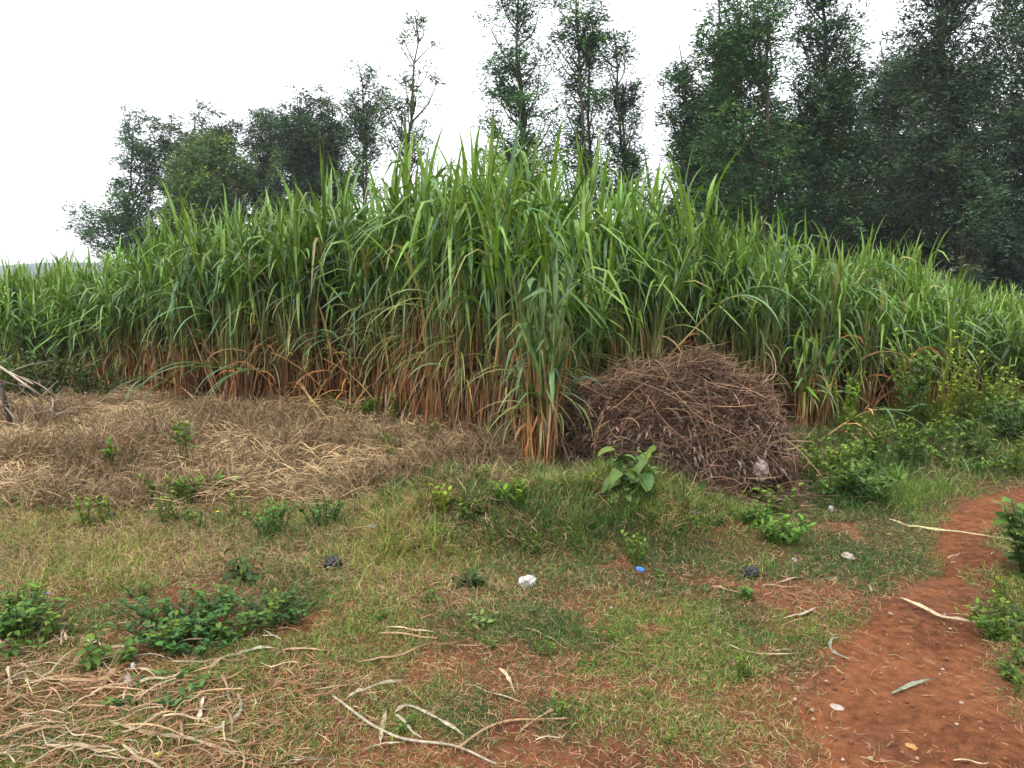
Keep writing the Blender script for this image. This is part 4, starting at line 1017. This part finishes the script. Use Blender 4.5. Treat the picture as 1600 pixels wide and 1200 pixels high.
SG = np.array([.37, .32, .23]); SB = np.array([.31, .20, .108]); SP = np.array([.42, .33, .20]); SGR = np.array([.22, .25, .17])
NAMED = [
 ('dry_stalk', 'long curved pale stalk crossing bare red soil, joined midway by a second stalk', [(520, 1090), (600, 1148), (650, 1164), (716, 1172), (776, 1198)], .016, SG),
 ('dry_stalk', 'bent tan stalk branching off the long curved one over bare soil', [(716, 1172), (768, 1140), (822, 1128), (886, 1128)], .015, SB * 1.15),
 ('dry_leaf', 'grey folded leaf kinked like an elbow above the long curved stalk', [(616, 1116), (640, 1108), (690, 1130), (726, 1156)], .022, SG * .95),
 ('dry_leaf', 'grey leaf running down from the elbow of the folded one', [(617, 1118), (640, 1142), (660, 1160)], .016, SG),
 ('dry_leaf', 'thin brown leaf pair crossing the bent tan stalk', [(812, 1145), (850, 1122), (882, 1104)], .012, SB),
 ('dry_leaf', 'lens-shaped pale leaf pointing up the slope in the short turf', [(780, 1046), (795, 1066), (806, 1092)], .017, SP),
 ('dry_leaf', 'long pale leaf lying slantwise beside the lens-shaped one', [(726, 1072), (770, 1088), (830, 1105)], .013, SP),
 ('dry_leaf', 'pale leaf sweeping toward the stalk end in the middle of the turf', [(540, 1095), (580, 1078), (650, 1062)], .018, SG),
 ('dry_stalk', 'thick buff stalk piece topmost in the small parallel bundle', [(600, 983), (640, 986), (682, 992)], .020, SP),
 ('dry_stalk', 'ragged brown stalk under the buff one in the small parallel bundle', [(592, 992), (640, 996), (684, 1002)], .016, SB),
 ('dry_leaf', 'long brown leaf below the parallel bundle rising to a raised tip', [(660, 1008), (720, 1014), (780, 1010), (812, 984)], .018, SB),
 ('dry_leaf', 'tapering brown leaf leading away from the parallel bundle', [(556, 1038), (620, 1028), (668, 1010)], .016, SB),
 ('dry_stalk', 'thin reddish straw crossing the turf below the raised leaf tip', [(820, 984), (855, 998), (886, 1018)], .008, SB),
 ('dry_leaf', 'long split straw leaf lying across the red path', [(1406, 940), (1450, 962), (1500, 978), (1572, 986)], .022, SP),
 ('dry_leaf', 'short stiff leaf crossing the end of the split straw leaf on the path', [(1564, 954), (1572, 972), (1576, 988)], .012, SP),
 ('dry_leaf', 'thin straw lying parallel to the split straw leaf on the path', [(1480, 965), (1520, 972), (1565, 978)], .008, SP),
 ('dry_leaf', 'very long green-tipped leaf reaching from verge across the top of the path', [(1388, 812), (1430, 828), (1500, 838), (1590, 849)], .018, np.array([.42, .40, .20])),
 ('green_leaf', 'rolled grey-green leaf on the bare path soil', [(1392, 1092), (1420, 1082), (1445, 1075), (1470, 1066)], .022, SGR),
 ('green_leaf', 'hooked grey-green leaf at the turf edge of the path', [(1314, 1004), (1298, 1010), (1300, 1026), (1328, 1042)], .018, SGR),
 ('dry_leaf', 'grey twisted leaf lying in turf short of the hooked green leaf', [(1222, 970), (1255, 962), (1302, 948)], .024, SG),
 ('dry_leaf', 'long grey leaf with a crumpled end in the turf near the black bag', [(1212, 913), (1245, 908), (1280, 910), (1350, 904)], .020, SG),
 ('dry_leaf', 'flat tan leaf in the turf below the black bag', [(1110, 919), (1130, 922), (1156, 931)], .020, SB * 1.1),
 ('dry_leaf', 'thin tan straw just above the grey crumpled leaf', [(1188, 916), (1220, 919), (1258, 922)], .010, SB),
 ('dry_leaf', 'slim upright straw lying between grey leaf and path', [(1358, 916), (1362, 930), (1364, 944)], .010, SP),
 ('dry_leaf', 'long thin straw curve in the turf below the grey twisted leaf', [(1128, 1006), (1160, 1020), (1215, 1027), (1250, 1022)], .009, SP * .8),
 ('dry_stalk', 'curved green-tipped cane stick lying below the yellow-green shrub', [(1425, 678), (1480, 668), (1512, 648), (1530, 622)], .024, SP * .8),
 ('dry_leaf', 'pale stick slanting through the weeds by the dark leafy bush', [(1402, 760), (1430, 774), (1450, 782)], .026, SG * .8),
 ('dry_stalk', 'pale stalk lying in grass beside the large-leaved weed', [(1013, 760), (1040, 776), (1058, 796)], .014, SP * .9),
 ('dry_leaf', 'short buff leaf at the foot of the lone cane clump', [(838, 716), (866, 742), (918, 756)], .026, SP * .8),
 ('dry_leaf', 'split brown leaf in the khaki turf behind the weed patch', [(160, 888), (180, 892), (205, 897)], .022, SP * .85),
 ('dry_leaf', 'long thin brown stalk running through the dry turf above the wilting weed', [(300, 870), (360, 858), (400, 848), (460, 842)], .012, SB),
 ('dry_leaf', 'broad pale leaf amid straw beside the weed patch', [(126, 998), (160, 1012), (205, 1016)], .028, SP),
 ('dry_leaf', 'tan leaf crossing the largest weed patch', [(304, 978), (335, 985), (358, 998)], .022, SB * 1.2),
 ('dry_leaf', 'curved straw blade between weed mound and strewn litter', [(102, 955), (90, 985), (50, 1008)], .016, SB * 1.1),
 ('dry_leaf', 'broad brown leaf spread across the strewn litter', [(82, 1055), (105, 1076), (150, 1076), (205, 1084)], .028, SB * 1.15),
 ('dry_leaf', 'long split leaf above the broad brown one in the strewn litter', [(50, 1065), (155, 1066), (200, 1036)], .026, SB * 1.1),
 ('dry_leaf', 'arched pale leaf curling along the edge of the strewn litter', [(325, 1056), (345, 1034), (400, 1018), (435, 1016)], .022, SG),
 ('dry_leaf', 'grey torn strap of leaf standing near the litter edge', [(318, 1092), (314, 1115), (308, 1142)], .030, SG * 1.1),
 ('dry_leaf', 'long pale blade in the litter trailing to the bare soil', [(170, 1130), (230, 1150), (300, 1160), (390, 1192)], .022, SP * .9),
 ('dry_leaf', 'brown blade on the turf between litter and parallel bundle', [(435, 1020), (480, 1018), (540, 1024)], .022, SB * 1.1),
 ('dry_leaf', 'green-grey curved blade round the litter edge', [(372, 1085), (376, 1115), (350, 1138), (300, 1150)], .014, SGR * 1.1),
 ('dry_leaf', 'buff leaf at the lower rim of the view among the litter', [(435, 1198), (490, 1194), (545, 1190)], .024, SG),
 ('dry_leaf', 'grey limp leaf lying under the elbowed one', [(570, 1174), (610, 1168), (650, 1160)], .02, SG),
 ('dry_leaf', 'upright tan leaf stuck in the bare soil beside the elbowed leaf', [(594, 1168), (598, 1140), (604, 1112)], .018, SP * .85),
]
for k, (nm, lb, pts, W, col) in enumerate(NAMED):
    straw_obj(nm, lb, pts, W, col, k, cat='dry leaf' if 'leaf' in nm and nm != 'green_leaf' else 'leaf' if nm == 'green_leaf' else 'dry stalk', tube=(nm == 'dry_stalk' and W < .017))
straw_obj('dry_root', 'pale forked dry root lying on the edge of dead weeds', [(736, 752), (742, 768), (750, 778)], .018, SP * .9, 91, cat='root', tube=True, lift=.05,
          fork=[[(750, 778), (738, 788), (722, 800)], [(750, 778), (744, 790), (736, 803)], [(750, 778), (735, 781), (722, 790)], [(750, 778), (765, 775), (778, 778)]])

rg = rng_(66)
PR = []
for k in range(10):
    n = 1; g = Geo(); S = 7; t = np.linspace(0, 1, S); L = .17 + .10 * k / 9
    kk = rg.uniform(.25, .75); ka = rg.choice([0, 0, .12, .9]) * rg.choice([-1, 1])
    line = np.stack([(t - .5) * L - np.maximum(t - kk, 0) * L * (1 - math.cos(ka)), np.maximum(t - kk, 0) * L * math.sin(ka) + .012 * np.sin(t * 3 + k), .008 + .02 * np.abs(np.sin(t * pi * rg.uniform(.6, 1.6)))], -1)
    sd = np.stack([0 * t, np.cos(a := np.cumsum(rg.normal(0, .3, S))), np.sin(a) * .5], -1)
    hw = ([rg.uniform(.0022, .0045), rg.uniform(.0025, .005), rg.uniform(.0055, .0105)][k % 3] * rg.uniform(.6, 1.35, S) * np.minimum(1, .4 + 4 * t) * np.minimum(1, .15 + 3 * (1 - t)))[:, None]
    V = np.stack([line - sd * hw, line + [[0, 0, .004]], line + sd * hw], 1); V[..., 2] = V[..., 2].clip(.002)
    i = np.arange(S - 1)[:, None] * 3 + np.arange(2)[None]
    c = [SG, SB, SP, SB, SP, SB * .8, SG * .9, SB, SP * .8, SB * 1.2][k]
    g.add(V.reshape(-1, 3), np.stack([i, i + 1, i + 4, i + 3], -1).reshape(-1, 4), np.repeat(c[None] * (1 + .1 * rg.standard_normal((S, 1))), 3, 0))
    PR.append(g.mesh('dry_leaf', M_STRAW))
nleaf = 0
while nleaf < 290:
    if nleaf < 190: px, py = rg.uniform(-30, 460), rg.uniform(985, 1215)
    else: px, py = rg.uniform(-40, 1580), rg.uniform(790, 1210)
    if nleaf < 190 and rg.random() > (1.15 - px / 460): continue
    p = gp(px, py)
    o = link('dry_leaf', PR[int(rg.integers(10))])
    o.location = p + np.array([0, 0, rg.uniform(.0, .022 if nleaf < 190 else .005) + .012 * (poly_sd(p[0], p[1], PATH) > 0)]); o.rotation_euler = (rg.normal(0, .1), rg.normal(0, .08), rg.normal(0, .9) + pi * (rg.random() < .5))
    s = rg.uniform(.35, 1.0) if nleaf < 190 else rg.uniform(.25, .6); o.scale = (s, s * rg.uniform(.7, 1.3) * (.6 if nleaf >= 105 else 1), s)
    if nleaf < 190: tag(o, 'dry cane leaf in the dense straw litter near the viewer', 'dry leaf', 'dry leaves in the dense straw litter')
    else: tag(o, 'short scrap of dry cane leaf scattered over the turf and soil', 'dry leaf', 'leaf scraps scattered over turf and path')
    nleaf += 1

# ------------------------------------------------------------------ dead branches
def branch(label, pts, rad, seed, col=(.22, .175, .14)):
    rg = rng_(seed + 7000)
    P = np.array(pts); base = P[0].copy(); l = spline(P - base, 12)
    g = Geo(); tubes(g, l, np.linspace(rad, rad * .4, 12), col, 7)
    for k in range(6):
        q_ = l[int(rg.integers(3, 11))]; e = q_ + rg.normal(0, 1, 3) * np.array([.16, .12, .1])
        tubes(g, spline([q_, (q_ + e) / 2 + rg.normal(0, .03, 3), e], 5), np.linspace(rad * .35, rad * .15, 5), np.array(col) * .85, 4)
    o = g.obj('dead_branch', M_BARK); o.location = base
    return tag(o, label, 'branch')
branch('longest pale dead branch slanting down onto the dead weeds', [at(-60, 540, 7.6), at(0, 573, 7.55), at(55, 612, 7.5), gp(106, 645)], .016, 1, (.36, .29, .22))
branch('second pale dead branch just above the longest one', [at(-60, 555, 7.9), at(0, 575, 7.85), at(52, 600, 7.8)], .014, 2, (.33, .27, .21))
branch('dark upright dead stump branch at the edge of view', [gp(18, 672), at(8, 630, 7.3), at(-5, 590, 7.3), at(-30, 560, 7.4)], .03, 3, (.13, .10, .085))
branch('thin bowed dead twig arching over the dead weeds', [at(20, 585, 7.6), at(60, 600, 7.5), at(82, 618, 7.5), gp(90, 640)], .007, 4)
branch('short pale upright stick in the dead weeds', [gp(82, 668), at(83, 640, 7.4), at(82, 622, 7.4)], .011, 5, (.40, .34, .27))
branch('dark crooked dead twig low beside the stump', [gp(70, 672), at(55, 650, 7.3), at(48, 625, 7.4), at(30, 605, 7.5)], .009, 6, (.15, .11, .09))
branch('grey slanting dead stick leaning on the stump', [gp(40, 680), at(12, 640, 7.3), at(-20, 610, 7.3)], .012, 7, (.26, .21, .17))
branch('long brown stick lying under the lone cane clump', [gp(752, 684), at(800, 668, 6.9), at(850, 662, 6.8), at(900, 660, 6.7)], .010, 8, (.30, .20, .12))
branch('thin light cane stick lying level at the foot of the tall canes', [gp(540, 652), gp(600, 651) + [0, 0, .02], gp(650, 652) + [0, 0, .03], gp(680, 660)], .012, 9, (.46, .32, .16))

# ------------------------------------------------------------------ rubbish
def plastic(name, cols, rough=.35, trans=0.):
    m = bpy.data.materials.new(name); m.use_nodes = True
    n = m.node_tree.nodes; l = m.node_tree.links; p = n['Principled BSDF']
    nz = n.new('ShaderNodeTexNoise'); nz.inputs['Scale'].default_value = 18; nz.inputs['Detail'].default_value = 4
    tc = n.new('ShaderNodeTexCoord'); l.new(tc.outputs['Object'], nz.inputs['Vector'])
    r = n.new('ShaderNodeValToRGB'); r.color_ramp.elements[0].color = (*cols[0], 1); r.color_ramp.elements[1].color = (*cols[1], 1)
    r.color_ramp.elements[0].position = .42; r.color_ramp.elements[1].position = .6
    l.new(nz.outputs['Fac'], r.inputs[0]); l.new(r.outputs[0], p.inputs['Base Color']); p.inputs['Roughness'].default_value = rough
    return m
M_BLACK = plastic('black_plastic', ((.006, .006, .006), (.014, .014, .014)), .42)
M_WHITE = plastic('white_plastic', ((.28, .26, .25), (.48, .47, .46)), .4)
M_DIRTY = plastic('dirty_plastic', ((.16, .10, .085), (.36, .31, .30)), .45)
M_BLUE = plastic('blue_plastic', ((.03, .17, .55), (.06, .26, .7)), .35)
M_BEIGE = plastic('beige_paper', ((.26, .2, .16), (.40, .33, .28)), .7)
M_YEL = plastic('yellow_wrapper', ((.55, .45, .05), (.65, .6, .45)), .4)
M_ORG = plastic('rusty_leaf', ((.30, .07, .02), (.42, .14, .04)), .7)

def crumple(name, label, px, py, size, mat, seed, cat, sq=(1, .8, .6), D=None, lift=0., amp=.45):
    loc = gp(px, py) if D is None else at(px, py, D)
    rg = rng_(seed + 9000)
    nu, nv = 34, 22
    U, V = np.meshgrid(np.linspace(0, 2 * pi, nu + 1)[:-1], np.linspace(0, pi, nv))
    d = np.stack([np.sin(V) * np.cos(U), np.sin(V) * np.sin(U), np.cos(V)], -1)
    s = seed * 3.1
    rr = 1 - amp * np.abs(2 * vnoise(d[..., 0] * 1.9 + s, d[..., 1] * 1.9, d[..., 2] * 1.9, seed=seed) - 1) - amp * .22 * np.abs(2 * vnoise(d[..., 0] * 4.3, d[..., 1] * 4.3 + s, d[..., 2] * 4.3, seed=seed + 7) - 1)
    p = d * rr[..., None] * np.array(sq) * size / 2
    p[..., 2] += size / 2 * sq[2] * .55 + lift
    g = Geo(); i = np.arange(nu * nv).reshape(nv, nu); j = np.roll(i, -1, 1)
    g.add(p.reshape(-1, 3), np.stack([i[:-1], i[1:], j[1:], j[:-1]], -1).reshape(-1, 4), (1, 1, 1))
    if D is None: p_ = p[..., 2].min()
    o = g.obj(name, mat, smooth=False); o.location = loc; o.rotation_euler = (0, 0, rg.uniform(0, 6))
    return tag(o, label, cat)
crumple('plastic_bag', 'crumpled black plastic bag on the turf toward the path', 1172, 900, .115, M_BLACK, 1, 'plastic bag')
crumple('plastic_bag', 'crumpled black plastic bag in dry grass under a twig', 520, 888, .13, M_BLACK, 2, 'plastic bag', (.9, .8, .75))
crumple('plastic_bag', 'small dark blue-black bag scrap at the near edge of the dead weeds', 176, 808, .075, plastic('navy_plastic', ((.008, .009, .014), (.02, .022, .034)), .4), 3, 'plastic bag')
crumple('plastic_bag', 'crumpled white plastic bag lying in the turf', 824, 913, .125, M_WHITE, 4, 'plastic bag', (1, .8, .5))
crumple('plastic_bag', 'dirty white plastic bag stuck in the brush heap', 1188, 745, .20, M_DIRTY, 5, 'plastic bag', (.95, .55, .85), D=5.22, amp=.55)
crumple('wrapper', 'bright blue and white plastic wrapper in the turf', 1000, 892, .06, M_BLUE, 6, 'wrapper', (1, .7, .5))
crumple('wrapper', 'pale crumpled paper in the turf near the path', 1325, 872, .11, M_BEIGE, 7, 'wrapper', (1, .7, .35))
crumple('wrapper', 'small white scrap between black bag and pale paper', 1242, 876, .06, M_WHITE, 8, 'wrapper', (1, .6, .3))
crumple('wrapper', 'flat translucent white scrap on the grassy bank', 586, 824, .12, M_WHITE, 9, 'wrapper', (1, .5, .2))
crumple('wrapper', 'white scrap at the foot of the dark leafy bush', 1298, 800, .07, M_WHITE, 10, 'wrapper', (.7, .5, .9))
crumple('wrapper', 'pale blue scrap in grass below the brush heap', 1088, 802, .07, plastic('pale_blue_plastic', ((.2, .32, .5), (.4, .5, .62)), .4), 11, 'wrapper', (1, .6, .35))
crumple('wrapper', 'tiny white scrap in the turf left of the parallel bundle', 612, 936, .035, M_WHITE, 12, 'wrapper')
crumple('wrapper', 'yellow and white wrapper in the litter close to the viewer', 246, 1182, .045, M_YEL, 13, 'wrapper', (1, .5, .35))
crumple('wrapper', 'white torn plastic strip among the strewn straw', 200, 1066, .10, M_WHITE, 14, 'wrapper', (1, .3, .3))
crumple('wrapper', 'white plastic shred curled above the torn strip in the straw', 208, 1046, .05, M_WHITE, 15, 'wrapper', (.7, .5, .8))
crumple('wrapper', 'pale pebble-like scrap in the turf above the red soil patch', 955, 951, .025, M_WHITE, 16, 'wrapper')
crumple('fallen_leaf', 'rust-red fallen leaf on the turf by the bright weed tuft', 1276, 839, .05, M_ORG, 17, 'leaf', (1, .7, .25))
crumple('fallen_leaf', 'red-orange fallen leaf in the open turf', 945, 988, .04, M_ORG, 18, 'leaf', (1, .6, .2))
crumple('fallen_leaf', 'dried ochre leaf on the red path near the viewer', 1424, 1168, .05, plastic('ochre_leaf', ((.35, .16, .05), (.5, .27, .10)), .7), 19, 'leaf', (1, .6, .3))
crumple('fallen_leaf', 'curled brown leaf on the red path above the ochre one', 1436, 1140, .045, plastic('ochre_leaf', ((.45, .24, .10), (.55, .35, .18)), .7), 20, 'leaf', (1, .6, .3))
crumple('fallen_leaf', 'grey crumpled leaf at the turf edge of the path', 1308, 1107, .06, plastic('grey_leaf', ((.28, .23, .19), (.42, .36, .31)), .7), 21, 'leaf', (1, .6, .3))

# pebbles and clods on the path
rg = rng_(88)
PB = []
for k in range(4):
    U, V = np.meshgrid(np.linspace(0, 2 * pi, 11)[:-1], np.linspace(0, pi, 7))
    d = np.stack([np.sin(V) * np.cos(U), np.sin(V) * np.sin(U), np.cos(V) * .6], -1)
    p = d * (.7 + .6 * vnoise(d[..., 0] * 2 + k * 5, d[..., 1] * 2, d[..., 2] * 2, seed=k))[..., None] * .5
    g = Geo(); i = np.arange(70).reshape(7, 10); j = np.roll(i, -1, 1)
    g.add(p.reshape(-1, 3), np.stack([i[:-1], i[1:], j[1:], j[:-1]], -1).reshape(-1, 4), [(.16, .07, .035), (.22, .1, .05), (.12, .05, .03), (.3, .22, .17)][k])
    PB.append(g.mesh('pebble', M_BARK, False))
for k in range(190):
    px, py = rg.uniform(1230, 1590), rg.uniform(800, 1200)
    p = gp(px, py)
    if poly_sd(p[0], p[1], PATH) < .05: continue
    o = link('pebble', PB[int(rg.integers(4))]); s = rg.uniform(.006, .02)
    o.location = p + np.array([0, 0, s * .2 + .012]); o.scale = (s, s, s); o.rotation_euler = (0, 0, rg.uniform(0, 6))
    tag(o, 'small reddish pebble or clod on the trodden path', 'pebble', 'pebbles on the path')

# ------------------------------------------------------------------ thin haze in the air
hm = bpy.data.materials.new('haze'); hm.use_nodes = True
n = hm.node_tree.nodes; n.remove(n['Principled BSDF'])
pv = n.new('ShaderNodeVolumePrincipled'); pv.inputs['Color'].default_value = (.86, .92, 1, 1); pv.inputs['Density'].default_value = .0005
hm.node_tree.links.new(pv.outputs[0], n['Material Output'].inputs['Volume'])
g = Geo()
hx0, hx1, hy0, hy1, hz0, hz1 = -950, 950, -80, 1600, -6, 40
v = [(a, b, c) for c in (hz0, hz1) for a, b in ((hx0, hy0), (hx1, hy0), (hx1, hy1), (hx0, hy1))]
g.add(v, [(3, 2, 1, 0), (4, 5, 6, 7), (0, 1, 5, 4), (1, 2, 6, 5), (2, 3, 7, 6), (3, 0, 4, 7)], (1, 1, 1))
o = g.obj('haze', hm, smooth=False); tag(o, 'thin pale haze in the air over the field', 'haze', kind='stuff')
